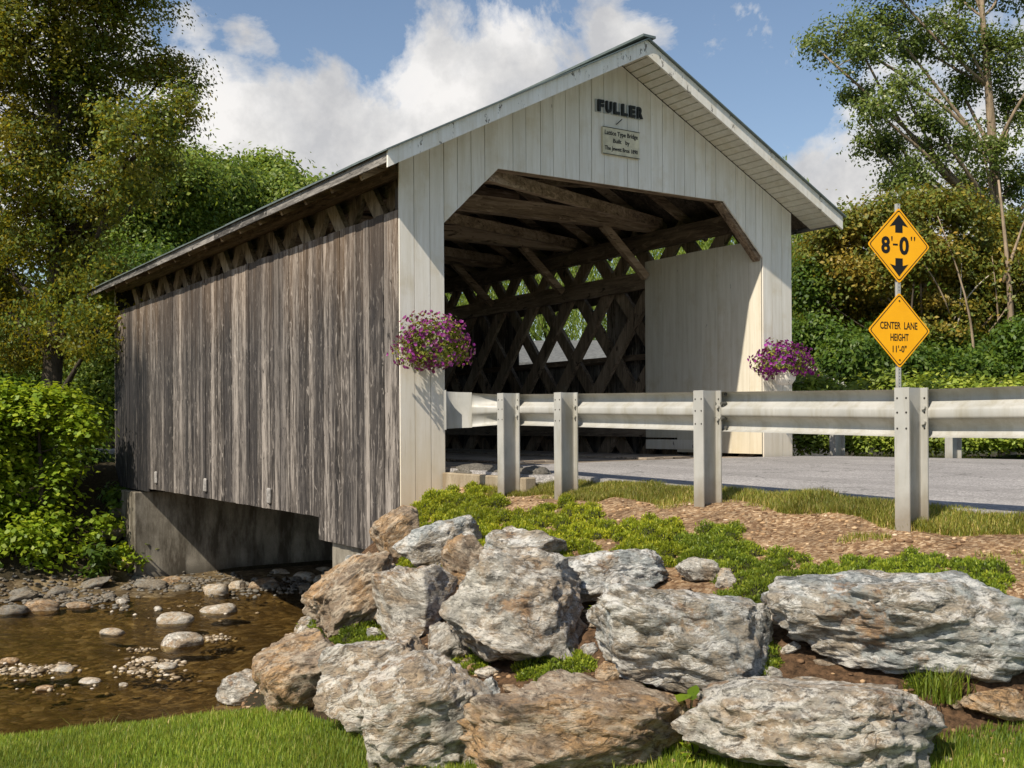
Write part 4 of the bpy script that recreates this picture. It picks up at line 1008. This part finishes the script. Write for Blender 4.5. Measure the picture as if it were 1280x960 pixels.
def tree(name, label, base, lobes, ncl, per, leaf, clr, lm, bk, r0=.2, top=None, trunks=None, group=None, cat='tree', shell=.5, twigs=.25, up=.5, hang=0., flat=.6, asp=.55):
    base = np.array(base, float); root = empty(name, base, label, cat, group)
    o, cls = crown('crown', lobes, ncl, per, leaf, clr, lm, root, shell, up, flat, asp, hang)
    mb = MB(); cen = np.mean([l[:3] for l in lobes], 0)
    if top is None: top = np.array([cen[0], cen[1], max(l[2] for l in lobes)])
    top = np.array(top, float); n = 9; tp = []
    for i in range(n+1):
        u = i/n; tp.append(base+(top-base)*u+np.array([math.sin(u*5)*.12, math.cos(u*4)*.12-.12, 0])*(1 if r0 > .1 else .3))
    mb.tube([tuple(p) for p in tp], [r0*(1.25 if i == 0 else 1)*(1-.85*i/n) for i in range(n+1)], 9)
    for l in lobes:
        c = np.array(l[:3]); u = np.clip((c[2]-.9*math.hypot(c[0]-base[0], c[1]-base[1])*.6-base[2])/(top[2]-base[2]+1e-6), .15, .9); st_ = tp[int(u*n)]
        limb(mb, st_, c, r0*(1-.8*u)*.5, r0*.10)
        near_ = cls[np.linalg.norm((cls-c)/np.array(l[3:6]), axis=1) < 1.15]
        for q in near_[rng.random(len(near_)) < twigs]: limb(mb, c+(q-c)*.1, q, r0*.09, .008, .05, 3)
    mb.build('trunk', bk, root, smooth=True)
    return root
def gz(x, y): return float(hgt(x, y))

# big maple at the left
lb = lobes_px([(60,-60,130,80),(150,-20,80,60),(30,60,110,70),(130,70,80,60),(205,95,48,34),(225,150,34,40),(170,165,60,45),(90,170,90,60),(20,200,80,70),(140,240,60,40),(200,210,34,24),(70,290,80,55),(10,330,70,60),(100,360,55,45),(40,420,75,45),(120,420,35,40),(-80,80,120,120),(-90,300,110,120),(90,-160,170,90),(-60,-120,150,110)], 24, 1.6, 3)
bx_, by_ = at(55, 560, 24.5)[:2]
tree('maple_tree', 'tall dark maple with bronze tinged leaves filling the left edge', (bx_, by_, gz(bx_, by_)-.2), lb, 1300, 165, .050, .50, LM['maple'], M['barkdark'], .26, top=at(75, -60, 24.3))
# woodland trees seen over and beside the bridge at left
BT = [((205,265,60,60),(180,330,60,70),(230,230,40,30),(170,240,30,30),(150,300,40,50)), ((250,240,50,45),(270,290,60,50),(285,230,30,22),(215,215,35,22)), ((330,225,34,28),(325,265,60,40),(350,240,22,22),(380,270,60,40)),
      ((165,390,60,60),(200,360,60,50),(150,440,40,50),(120,350,40,50)), ((-30,420,90,80),(30,480,90,60),(-80,330,90,90)), ((140,470,40,50),(110,420,40,50),(170,500,40,40),(122,522,24,22),(150,535,24,20))]
BL = ['round topped green tree rising left of the pair over the roof', 'bushy green tree just left of the small round one above the eave', 'small round green tree nearest the roof line', 'shaded lower tree against the far end of the bridge', 'dense dark tree behind the vines at the left edge', 'pale green sapling glimpsed beyond the far guardrail']
BD = [42, 46, 50, 33, 34, 30]
for i, (ls, lab, dd) in enumerate(zip(BT, BL, BD)):
    b0 = at(ls[0][0], 540, dd); tree('woodland_tree', lab, (b0[0], b0[1], gz(b0[0], b0[1])-.2), lobes_px(ls, dd, 1.5, i), 520, 100, .0023*dd, .021*dd, LM['woodsB'] if i in (0,1,2,5) else LM['woods'], M['barkdark'], .25, group='trees beyond the bridge at left')
# deep woods beyond: stuff masses on both sides
def woods(name, lob, ncl, per, leaf, clr, lm):
    o, _ = crown(name, lob, ncl, per, leaf, clr, lm); return tag(o, kind='stuff')
wl = []
for x in range(-500, 620, 70): wl += [(x, 430+random.uniform(-30,30), 70, 90, random.uniform(28,36)), (x+30, 510, 70, 60, random.uniform(24,32))]
woods('distant_woods', lobes_px(wl, 30, 0), 1300, 60, .26, 1.6, LM['woods'])
wr = []
for x in range(980, 1800, 60): wr += [(x, 400+random.uniform(-30,30), 60, 90, random.uniform(8,16)), (x+30, 470, 60, 50, random.uniform(6,12))]
woods('distant_woods', lobes_px(wr, 30, 0), 900, 60, .24, 1.5, LM['woods'])

# vine covered bush on the far bank at left
vl = lobes_px([(10,518,60,36),(60,514,50,28),(102,536,26,20),(20,560,40,24),(78,600,12,56),(72,650,16,40),(20,668,50,34),(60,692,46,30),(102,706,28,20),(10,708,50,26),(126,660,10,18),(-40,600,60,80),(28,610,14,40)], 21.5, .4, 5)
dk_ = lobes_px([(20,590,60,60,2.2),(80,600,50,70,2.4),(118,620,26,60,2.6),(30,690,60,40,1.6),(105,570,34,44,2.4)], 21.8, .3, 6)
o, _ = crown('dense_thicket', dk_, 260, 60, .06, .4, LM['woods']); tag(o, kind='stuff')
p0 = at(50, 715, 21.6)
tree('vine_bush', 'bright green vine draped bush on the far bank at the left edge', (p0[0], p0[1], gz(p0[0], p0[1])-.1), vl, 420, 70, .062, .36, LM['vine'], M['barkdark'], .08, cat='bush', shell=.75, twigs=.1, up=1.2, asp=.8)
for i, (x_, y_, r_) in enumerate(((150,625,22),(160,700,24),(118,705,26),(148,660,16))):
    p0 = at(x_, y_+12, on_ground(x_, y_+10, 14)); crn = [(p0[0], p0[1], p0[2]+.25, r_*.016, r_*.016, r_*.014)]
    rt, _ = crown('bank_plant', crn, 14, 40, .075, .22, LM['vine'] if i % 2 else LM['woods'], up=1., asp=.5); tag(rt, ['leafy plant highest beside the far abutment', 'pale green tuft at the foot of the far abutment corner', 'low bright plant below the vine bush', 'small plant halfway up beside the far abutment'][i], 'plant', 'plants on the far bank')

# right side: cottonwood
cl_ = [(1045,45,36,26),(1022,62,24,16),(1080,70,42,38),(1062,120,30,24),(1090,135,34,26),(1110,30,44,36),(1150,60,40,40),(1130,110,34,34),(1085,175,30,20),(1120,180,40,26),(1160,150,34,36),(1195,40,40,40),(1200,110,34,36),(1240,60,44,50),(1260,130,40,40),(1190,180,34,30),(1230,190,36,32),(1150,215,40,24),(1110,225,28,18),(1205,235,40,28),(1262,230,36,30),(1180,-30,70,40),(1100,-30,60,30),(1260,-40,80,50),(1320,60,60,70),(1330,180,60,70),(1180,-110,120,60),(1290,-130,120,70),(1290,290,40,40),(1240,275,30,20)]
cb = at(1262, 520, 24.5)
ct = tree('cottonwood_tree', 'tall airy cottonwood with pale limbs at the right edge', (cb[0], cb[1], gz(cb[0], cb[1])-.1), lobes_px(cl_, 24, 1.2, 9), 760, 115, .045, .33, LM['cotton'], M['barkpale'], .24, top=at(1215, -60, 24), shell=.25, twigs=.3, flat=.8)
# bare and leaning stems in the thicket
for i, (x0, y0, x1, y1, r_) in enumerate(((1205,500,1172,270,.035),(1262,470,1248,225,.085),(1232,490,1240,320,.035),(1180,470,1202,310,.028),(1275,480,1290,330,.05),(1150,500,1215,420,.03))):
    mb = MB(); d_ = 20.1+.15*i; a_, c_ = at(x0, y0+40, d_), at(x1, y1, d_); limb(mb, a_, c_, r_*1.1, r_*.22, 0, 9)
    limb(mb, a_+(c_-a_)*.55, at(x1+random.choice((-40,40)), y1+30, d_), r_*.5, .01, 0, 5)
    tag(mb.build('bare_stem', M['barkpale'] if i != 3 else M['barkwhite'], smooth=True, org=a_), ['thin leaning bare stem right of the sign', 'thick tan bare trunk near the right edge', 'short bare stem beside the tan trunk', 'whitish thin bare stem behind the sign post', 'bare trunk cut by the right edge', 'low fallen bare branch in the thicket'][i], 'bare trunk')
ol = [(1060,290,50,26),(1120,275,44,28),(1030,320,34,26),(1080,340,60,34),(1150,320,50,36),(1210,330,50,40),(1250,300,36,36),(1040,380,40,34),(1110,400,60,36),(1180,400,50,40),(1240,390,50,40),(1150,250,30,14),(1200,265,36,22),(1280,350,50,50)]
ob = at(1130, 520, 21.5)
tree('turning_maple', 'rounded maple turning orange behind the yellow signs', (ob[0], ob[1], gz(ob[0], ob[1])-.1), lobes_px(ol, 21.5, 1.1, 4), 800, 105, .046, .38, LM['orange'], M['barkpale'], .16, shell=.45)
sl = [(1020,425,30,30,.3),(1060,450,34,26,-.5),(1100,430,30,22,.6),(1140,455,38,22,-.4),(1185,440,28,24,.5),(1215,462,34,20,-.5),(1255,440,36,28,.3),(1012,360,18,36,.8),(1290,440,40,40)]
sb = at(1100, 520, 20.2)
tree('understorey_bush', 'dark green undergrowth bush below the orange maple', (sb[0], sb[1], gz(sb[0], sb[1])-.1), lobes_px(sl, 20.2, .6, 14), 520, 85, .048, .36, LM['woods'], M['barkdark'], .08, cat='bush')
# willows behind the bridge
def willow(label, cx_, cy_, R_, zt, base_z, nst, seed):
    root = empty('willow_tree', (cx_, cy_, base_z), label, 'tree', 'willows behind the bridge'); n = 0; C = []; N = []
    for k in range(nst):
        a = random.uniform(0, 2*PI); rr = R_*math.sqrt(random.uniform(.1, 1)); x, y = cx_+math.cos(a)*rr, cy_+math.sin(a)*rr; z1_ = zt-(rr/R_)**2*(zt-base_z)*.38+random.uniform(-.5,.4); ln = random.uniform(.35, .9)*(z1_-base_z-.4)
        m_ = int(ln/.065); dx, dy = math.cos(a)*.12, math.sin(a)*.12
        u = np.linspace(0, 1, m_)[:,None]; C.append(np.hstack([x+dx*np.sqrt(u)*3, y+dy*np.sqrt(u)*3, z1_-u*ln])+rng.normal(size=(m_,3))*.05)
    C = np.concatenate(C); n = len(C); vv = np.empty((n,4,3)); d = np.array([0,0,-1.])+rng.normal(size=(n,3))*.35; d /= np.linalg.norm(d, axis=1, keepdims=True); sd = np.cross(d, rng.normal(size=(n,3))); sd /= np.linalg.norm(sd, axis=1, keepdims=True); s = rng.uniform(.06,.11,(n,1))
    vv[:,0] = C-d*s; vv[:,1] = C+sd*s*.2; vv[:,2] = C+d*s; vv[:,3] = C-sd*s*.2
    np_mesh('crown', vv.reshape(-1,3), np.arange(4*n).reshape(n,4), LM['willow'], root, rnd=rng.random(n))
    mb = MB(); mb.tube([(cx_, cy_, base_z), (cx_+.1, cy_, (zt+base_z)*.5), (cx_, cy_, zt-.5)], [.3,.2,.06], 8)
    for k in range(14): a = k*2*PI/14; limb(mb, (cx_, cy_, base_z+(zt-base_z)*random.uniform(.4,.75)), (cx_+math.cos(a)*R_*.7, cy_+math.sin(a)*R_*.7, zt-1.4), .09, .02, -.2, 6)
    mb.build('trunk', M['barkdark'], root, smooth=True)
wp = at(940, 500, 33); willow('pale weeping willow showing past the right corner of the bridge', wp[0], wp[1], 2.9, 8.5, gz(wp[0], wp[1]), 900, 1)
wp = at(690, 500, 36); willow('weeping willow glimpsed through the lattice of the far truss', wp[0], wp[1], 5.2, 8.5, gz(wp[0], wp[1]), 1300, 2)
# ground cover beyond the road
gl_ = [(1004+i*34, 497+(i*7%5), 30, 26, (i%3)*.4-.4) for i in range(14)]
o, _ = crown('ground_cover', lobes_px(gl_, 17.6, 0), 520, 60, .05, .26, LM['cover'], up=1.2, shell=.5); tag(o, kind='stuff')
gl_ = [(1010+i*30, 548, 28, 14, (i%2)*.3) for i in range(15)]
o, _ = crown('ground_cover', lobes_px(gl_, 16.9, 0), 420, 60, .042, .22, LM['cover'], up=1.2, shell=.5); tag(o, kind='stuff')
# trailing plant beside right flower basket
# house glimpsed past the bridge
hs = empty('house', at(760, 520, 27), 'grey roofed white house glimpsed through the lattice and past the bridge corner', 'house')
def hp(u, v, z): p = CAM+Fv*(27+v)+Rv*u; return (p[0], p[1], z)
hm = flat_mat('house white siding', (.62,.62,.60), .7); hd = flat_mat('house dark siding', (.10,.10,.10), .8)
t = NT('grey roof shingles'); p_ = t.pos(); a_ = t.noise(p_, 9, 5, .8); M['shingle'] = t.done(t.pbr(t.ramp(a_, [(.3, (.07,.075,.08)), (.7, (.19,.195,.195))]), .9))
b = MB(); b.prism([hp(-1.2,0,-1.8), hp(6.2,0,-1.8), hp(6.2,0,2.0), hp(-1.2,0,2.0)], tuple(Fv*5)); b.build('wall', hm, hs)
b = MB(); b.prism([hp(-1.5,-.4,1.9), hp(6.4,-.4,1.9), hp(6.4,2.5,2.65), hp(-1.5,2.5,2.65)], (0,0,.1)); b.prism([hp(-1.5,5.4,1.9), hp(6.4,5.4,1.9), hp(6.4,2.5,2.65), hp(-1.5,2.5,2.65)], (0,0,.1)); b.build('roof', M['shingle'], hs)
b = MB(); b.prism([hp(4.0,-1.8,-1.8), hp(7.3,-1.8,-1.8), hp(7.3,-1.8,1.45), hp(5.6,-1.8,2.3), hp(4.0,-1.8,1.45)], tuple(Fv*1.7)); b.build('wing_wall', hd, hs)
b = MB(); b.prism([hp(5.6,-2.1,2.45), hp(7.6,-2.1,1.38), hp(7.6,-2.1,1.28), hp(5.6,-2.1,2.33)], tuple(Fv*2.3)); b.prism([hp(5.6,-2.1,2.45), hp(3.6,-2.1,1.38), hp(3.6,-2.1,1.28), hp(5.6,-2.1,2.33)], tuple(Fv*2.3)); b.build('wing_roof', hm, hs)
for u in (-.6, .6, 1.8, 3.0):
    b = MB(); b.prism([hp(u,-.03,.6), hp(u+.6,-.03,.6), hp(u+.6,-.03,1.6), hp(u,-.03,1.6)], tuple(Fv*.02)); b.build('window', hd, hs)

# ------------------------------------------------------------------ flower baskets
def basket(label, c, rx, rz, nfl, nlf, petal, pot, pz=.02):
    root = empty('flower_basket', (c[0], c[1], c[2]), label, 'flower basket', 'petunia baskets on the portal piers'); c = np.array(c)
    mb = MB(); n = 14; prof = [(.02,-.20),(.10,-.19),(.15,-.12),(.17,-.02),(.165,.0)]
    vs = [(c[0]+r_*math.cos(2*PI*k/n), c[1]+r_*math.sin(2*PI*k/n), c[2]+z-pz) for r_, z in prof for k in range(n)]
    mb.add(vs, [(i*n+k, i*n+(k+1)%n, (i+1)*n+(k+1)%n, (i+1)*n+k) for i in range(len(prof)-1) for k in range(n)]+[tuple(range(n))[::-1]])
    mb.build('pot', pot, root, smooth=True)
    mb = MB(); mb.tube([(c[0], -.0, c[2]-.1), (c[0], -.18, c[2]-.08), (c[0], c[1], c[2]-.1)], .012, 6); 
    mb.build('bracket', M['bolt'], root)
    def shell(n, f0, f1):
        d = rng.normal(size=(n,3)); d /= np.linalg.norm(d, axis=1, keepdims=True); d[:,2] = np.where(d[:,2] < -.5, d[:,2]*.7, d[:,2])
        w_ = 1+.30*np.sin(d[:,0:1]*5+d[:,2:3]*4+c[0])*np.cos(d[:,1:2]*5+d[:,0:1]*3); return c+d*np.array([rx,.32,rz])*rng.uniform(f0,f1,(n,1))*w_, d
    P_, d = shell(nlf, .55, 1.05); vv, ff = leaf_quads(P_, rng.uniform(.014,.026,nlf), d+rng.normal(size=(nlf,3))*.6+[0,0,.5]); np_mesh('foliage', vv, ff, LM['basket'], root, rnd=rng.random(nlf))
    # flowers: five petalled discs
    P_, d = shell(nfl, .93, 1.1); VV = []; FF = []; k = 0; RR = []
    for p, nn in zip(P_, d):
        nn = Vector(nn+rng.normal(size=3)*.35).normalized(); u = nn.orthogonal().normalized(); v = nn.cross(u); s = random.uniform(.020,.032); rr = random.random(); p = Vector(p)
        VV.append(p-nn*s*.5)
        for j in range(10): a = j*PI/5; q = s*(1 if j % 2 == 0 else .78); VV.append(p+(u*math.cos(a)+v*math.sin(a))*q+nn*s*.15)
        for j in range(10): FF.append((k, k+1+j, k+1+(j+1)%10)); RR.append(rr)
        k += 11
    np_mesh('flowers', np.array([v[:] for v in VV]), np.array(FF), petal, root, rnd=RR)
    return root
basket('purple and pink petunia basket on the left white pier', (.24, -.36, 1.37), .40, .34, 470, 3600, LM['petal'], M['steel'])
rb = basket('deep purple petunia basket on the right white pier', (5.80, -.36, 1.33), .43, .27, 560, 1900, LM['petalB'], M['rake'], .12)
P_ = []
for k in range(46):
    a = random.uniform(-.5, .9); r_ = random.uniform(.1,.5)
    for u in np.linspace(0, 1, 26): P_.append((5.80+.42+math.cos(a)*r_*u, -.2+math.sin(a)*r_*u*.6, 1.45+.10*math.sin(u*2)-.42*u*u*random.uniform(.9,1.1)+.05*random.random()))
P_ = np.array(P_); vv, ff = leaf_quads(P_, rng.uniform(.010,.02,len(P_)), rng.normal(size=(len(P_),3))+[0,0,.3], .3); np_mesh('trailing_stems', vv, ff, LM['cover'], rb, rnd=rng.random(len(P_)))

# ------------------------------------------------------------------ sedum and low plants on the bank
def mat_plant(px0, py0, px1, py1, lm, label, name='sedum', spike=.0125, group='sedum mats on the rock bank'):
    cx_, cy_ = (px0+px1)/2, (py0+py1)/2; d = on_ground(cx_, cy_); p = at(cx_, cy_, d)
    rt = empty(name, p, label, 'ground cover plant', group)
    A_ = PI/4*(px1-px0)*(py1-py0); nb = int(np.clip(A_/115, 8, 60)); CC = []; DD = []; RR = []; mb = MB()
    for k in range(nb):
        a = (k*2.39996+random.uniform(-.4,.4)); q = math.sqrt((k+.5)/nb)*.93
        qx, qy = cx_+math.cos(a)*q*(px1-px0)/2, cy_+math.sin(a)*q*(py1-py0)/2+2
        g_ = on_ground(qx, qy); g_ = min(g_, d*1.35); w0 = at(qx, qy, g_); X0, Y0, z0 = float(w0[0]), float(w0[1]), float(w0[2])-.012
        pxs = g_/FPX; ex = random.uniform(10.5, 17.5)*pxs*(1.15-.4*q); ez = ex*random.uniform(.75, 1.25)
        m_ = int(260+ex*ex*60000); v = rng.normal(size=(m_,3)); v /= np.linalg.norm(v, axis=1, keepdims=True); v[:,2] = np.where(v[:,2] < -.35, -v[:,2], v[:,2])
        w_ = 1+.35*(vnoise(v[:,0]*2+k, v[:,1]*2+v[:,2]*2, 2.2, k)-.5)+.30*(rng.random(m_)**2-.4)
        C = np.stack([X0+v[:,0]*ex*w_, Y0+v[:,1]*ex*w_, z0+v[:,2]*ez*w_], 1); CC.append(C); DD.append(v*.8+np.array([0,0,.6]))
        RR.append(np.clip((w_-.72)*1.2+rng.normal(size=m_)*.14+random.uniform(-.14,.14), 0, 1))
        g = 10; vs = [(X0, Y0, z0+ez*.80)]
        for i in (1, 2, 3):
            f = i/3*PI/2
            for u in range(g): vs.append((X0+math.cos(2*PI*u/g)*math.sin(f)*ex*(.82 if i < 3 else .6), Y0+math.sin(2*PI*u/g)*math.sin(f)*ex*(.82 if i < 3 else .6), z0+math.cos(f)*ez*.80-(.05 if i == 3 else 0)))
        mb.add(vs, [(0, 1+j, 1+(j+1) % g) for j in range(g)]+[(1+(i-1)*g+j, 1+i*g+j, 1+i*g+(j+1) % g, 1+(i-1)*g+(j+1) % g) for i in (1, 2) for j in range(g)])
    C = np.concatenate(CC); dirv = np.concatenate(DD)+rng.normal(size=C.shape)*.5; dirv /= np.linalg.norm(dirv, axis=1, keepdims=True); n = len(C)
    sd = np.cross(dirv, rng.normal(size=(n,3))); sd /= np.linalg.norm(sd, axis=1, keepdims=True); s_ = (spike*(.55+.45*d/7)*rng.uniform(.5,1.35,n))[:,None]
    vv = np.stack([C-dirv*s_*.6, C+sd*s_*.36, C+dirv*s_, C-sd*s_*.36], 1).reshape(-1,3)
    np_mesh('sprigs', vv, np.arange(4*n).reshape(n,4), lm, rt, rnd=np.concatenate(RR))
    mb.build('stems', M['stem'], rt, smooth=True); return rt
M['stem'] = flat_mat('matted brown green stems', (.035,.038,.012), .95)
S1, S2 = LM['sedum'], LM['sedumB']; S3 = S2
for a_ in [(514,606,640,672,S1,'topmost yellow green sedum mound against the white pier'),(575,640,628,690,S1,'small sedum spill below the topmost mound'),(630,624,772,710,S1,'broad sedum mound second from the white pier'),(495,692,568,742,S1,'round sedum tuft among the brown boulders'),
 (758,646,864,712,S1,'left half of the long sedum mat above the big blue grey boulder'),(838,656,944,720,S2,'darker right half of the long sedum mat'),(890,684,1032,776,S2,'bushiest sedum clump above the long low slab'),(1012,696,1136,760,S2,'sedum strip in the middle along the long low slab'),(1106,692,1196,756,S2,'sedum strip second from the right edge'),(1172,696,1262,756,S2,'thin ragged sedum at the right end of the strip'),
 (552,802,612,846,S2,'small sedum tuft beside the largest pale boulder'),(645,806,742,862,S2,'loose sedum mat under the largest pale boulder'),(903,796,978,846,S2,'loose sedum tuft under the right shoulder of the big blue grey boulder'),(1124,812,1196,866,S2,'dark straggly sedum at the right over the lawn'),
 (378,770,426,798,S2,'small olive sedum on the orange tan boulder'),(414,778,480,818,S2,'olive sedum mat behind the rounded brown boulder'),(655,690,700,712,S1,'tiny sedum patch on the flat grey slab')]: mat_plant(*a_)
def broad(px_, py_, sz, label, n=14, d=None):
    d = d or on_ground(px_, py_)-.05; p = at(px_, py_, d); rt = empty('broadleaf_weed', p, label, 'weed', 'broad leaved weeds between the boulders'); VV = []; FF = []; k = 0; R_ = []; mb = MB()
    for i in range(n):
        a = random.uniform(0, 2*PI); ln = sz*d/FPX*random.uniform(.5,1); q = p+np.array([math.cos(a)*ln*.5, math.sin(a)*ln*.5, ln*random.uniform(.1,1.1)]); dv = Vector((math.cos(a), math.sin(a), random.uniform(-.1,.6))).normalized(); u = dv; v = Vector((-math.sin(a), math.cos(a), 0)); s = ln*.36
        nn = u.cross(v); ctr = Vector(q)
        ring = [ctr+u*s*x_+v*s*y_*.62+nn*abs(y_)*s*.15 for x_, y_ in ((-1,0),(-.6,.7),(0,1),(.6,.65),(1.1,0),(.6,-.65),(0,-1),(-.6,-.7))]
        VV += [ctr]+ring; FF += [(k, k+1+j, k+1+(j+1) % 8) for j in range(8)]; R_ += [random.random()]*8; k += 9; mb.tube([tuple(p), tuple(q)], .0025, 4)
    np_mesh('leaf_cluster', np.array([list(v) for v in VV]), np.array(FF), LM['vine'], rt, rnd=R_); mb.build('stem', M['stem'], rt)
broad(862, 905, 48, 'broad leaved weed between the two wide bottom boulders'); broad(868, 952, 34, 'dark leaved weed at the very bottom below the other weed', 12, 4.75); broad(805, 868, 18, 'tiny weed under the big blue grey boulder', 8); broad(612, 950, 26, 'small weed at the foot of the pale round boulder', 10, 5.0); broad(745, 770, 16, 'tiny weed right of the largest pale boulder', 8); broad(798, 950, 22, 'tiny weed at the bottom under the brown banded boulder', 9, 4.8)

# ------------------------------------------------------------------ grass
def grass(name, P, h, lm, wid=.0022, lean=.5):
    n = len(P); P = np.asarray(P); a = rng.uniform(0, 2*PI, n); hh = h*rng.uniform(.5,1.2,n)*(.75+.5*vnoise(P[:,0], P[:,1], 3, 9)); ln = rng.uniform(.1, lean, n)*hh
    d = np.stack([np.cos(a), np.sin(a), np.zeros(n)], 1); sd = np.stack([-np.sin(a), np.cos(a), np.zeros(n)], 1)*wid*rng.uniform(.7,1.4,(n,1)); up = np.array([0,0,1.])
    m1 = P+up*hh[:,None]*.55+d*ln[:,None]*.35; tp = P+up*hh[:,None]+d*ln[:,None]
    V_ = np.stack([P-sd, P+sd, m1+sd*.8, m1-sd*.8, tp], 1).reshape(-1,3); i = np.arange(n)*5
    F_ = np.concatenate([np.stack([i,i+1,i+2],1), np.stack([i,i+2,i+3],1), np.stack([i+3,i+2,i+4],1)]); r = rng.random(n)
    return tag(np_mesh(name, V_, F_, lm, rnd=np.tile(r, 3)), kind='stuff')
def scatter(n, x0, x1, y0, y1, test):
    X = rng.uniform(x0, x1, n); Y = rng.uniform(y0, y1, n); k = test(X, Y); X, Y = X[k], Y[k]
    return np.stack([X, Y, hgt(X, Y)-.004], 1)
def toe(Y): return np.interp(Y, [-12,-9.4,-8.6,-8.25,-7.8,-7.1,-6.4,-5.5,-4.1], [1.2,.6,-.6,-1.3,-2.15,-2.8,-3.2,-3.35,-3.3])
def visible(X, Y, dmax, dmin=3.5):
    dd = (X-CAM[0])*Fv[0]+(Y-CAM[1])*Fv[1]; lat = (X-CAM[0])*Rv[0]+(Y-CAM[1])*Rv[1]; return (dd > dmin) & (dd < dmax) & (np.abs(lat) < dd*.55+.4)
P = scatter(520000, -7.5, 0, -9.5, -3.9, lambda X, Y: visible(X, Y, 8) & (X < toe(Y)+.12+.1*np.sin(Y*5)))
grass('lawn_grass', P, .045, LM['grass'])
P = scatter(9000, -7.5, 0, -9.5, -3.9, lambda X, Y: visible(X, Y, 8) & (X < toe(Y)+.12) & (vnoise(X, Y, 1.5, 33) > .45)); grass('lawn_grass', P, .075, LM['verge'], .0028, 1.2)
P = scatter(30000, -12, 2, -14, -4, lambda X, Y: ~visible(X, Y, 8) & (X < toe(Y)))
grass('lawn_grass', P, .05, LM['grass'], .006)
P = scatter(190000, .3, 1.15, -11, -.8, lambda X, Y: (X > .52+.10*np.sin(Y*2.3)+.08*np.sin(Y*5.1)+np.where(Y > -3.2, -.15, 0)) & (X < 1.04) & (rng.random(len(X)) < .35+.65*vnoise(X, Y, 4, 12)))
grass('verge_grass', P, .06, LM['verge'], .0028, .9)
P = scatter(70000, -1.3, .62, -9.5, -1, lambda X, Y: vnoise(X, Y, 2.2, 21)+.35*np.clip(X, -.5, .6)+.25*vnoise(X, Y, 9, 5) > .95)
grass('verge_grass', P, .035, LM['verge'], .0025, .9)
P = scatter(30000, 7.05, 7.7, -9, .4, lambda X, Y: X > 0); grass('verge_grass', P, .07, LM['verge'], .006, .9)
# long grass clump among the right boulders
pg = at(1178, 872, on_ground(1178, 876)); P = np.stack([pg[0]+rng.normal(size=260)*.05, pg[1]+rng.normal(size=260)*.05, np.full(260, pg[2]-.01)], 1); o = grass('grass_tuft', P, .16, LM['grass'], .003, .9); del o['kind']; tag(o, 'tuft of long grass beside the dark straggly sedum', 'grass tuft')

# ------------------------------------------------------------------ sky and sun
SUN = Vector((-1, -.325, 1.10)).normalized(); elev = math.asin(SUN.z); azi = math.atan2(SUN.x, SUN.y)
sd_ = bpy.data.lights.new('sun', 'SUN'); sd_.energy = 6.0; sd_.angle = math.radians(.53); sd_.color = (1., .91, .76)
so = bpy.data.objects.new('sun', sd_); so.rotation_euler = SUN.to_track_quat('Z', 'Y').to_euler(); so.location = (-20, -10, 25); col.objects.link(so)
wd_ = bpy.data.worlds.new('World'); scn.world = wd_; wd_.use_nodes = True; wt = wd_.node_tree; wt.nodes.clear()
T = NT.__new__(NT); T.t = wt; T.m = None
out = wt.nodes.new('ShaderNodeOutputWorld'); bg = wt.nodes.new('ShaderNodeBackground'); wt.links.new(bg.outputs[0], out.inputs[0])
sky = wt.nodes.new('ShaderNodeTexSky'); sky.sky_type = 'NISHITA'; sky.sun_disc = False; sky.sun_elevation = elev; sky.sun_rotation = azi % (2*PI); sky.air_density = 1.; sky.dust_density = .6; sky.ozone_density = 1.6
dirn = T.n('TexCoord').outputs['Generated']
CL = [(300,200,.12,.9),(250,120,.06,.8),(430,190,.11,.9),(560,130,.10,.9),(660,85,.07,.85),(765,25,.05,.7),(235,15,.06,.5),(310,40,.05,.45),(1060,270,.10,1.),(1180,220,.13,.9),(1290,140,.13,.9),(130,260,.15,.8),(520,240,.12,.9),(-150,120,.3,.9),(1600,100,.35,.9),(200,-500,.2,.7)]
acc = None
n_hi = T.noise(dirn, 7., 9, .62, .25); n_lo = T.noise(dirn, 2.8, 4, .6)
for (x, y, r_, am) in CL:
    v = ray(x, y); v = v/np.linalg.norm(v)
    ds = T.n('VectorMath', _operation='DISTANCE', i0=dirn, i1=tuple(float(c) for c in v)).outputs['Value']
    f = T.math('MULTIPLY', T.math('SUBTRACT', 1., T.math('DIVIDE', ds, r_)), am)
    acc = f if acc is None else T.math('MAXIMUM', acc, f)
acc = T.math('MAXIMUM', acc, T.math('MULTIPLY', T.math('SUBTRACT', n_lo, .70), 4.))
dens = T.math('ADD', T.math('MULTIPLY', acc, .75), T.math('MULTIPLY', T.math('SUBTRACT', n_hi, .56), 2.0))
mask = T.ramp(dens, [(.03, 0), (.12, .5), (.24, .95), (.5, 1)])
shade = T.noise(T.vec(dirn, (1,1,1), (0,0,0), (.02,.01,-.03)), 9., 7, .6)
cc = T.ramp(shade, [(.38, (5.0,5.0,5.1)), (.50, (6.6,6.5,6.4)), (.60, (8.2,8.0,7.8))])
skyc = T.mix(1., sky.outputs[0], (1.20,1.14,1.09), 'MULTIPLY')
fin = T.mix(mask, skyc, cc); wt.links.new(fin, bg.inputs[0]); bg.inputs[1].default_value = .115
scn.cycles.use_denoising = True; scn.cycles.max_bounces = 7; scn.cycles.transparent_max_bounces = 12; scn.cycles.diffuse_bounces = 3; scn.cycles.glossy_bounces = 2
scn.cycles.sample_clamp_indirect = 6
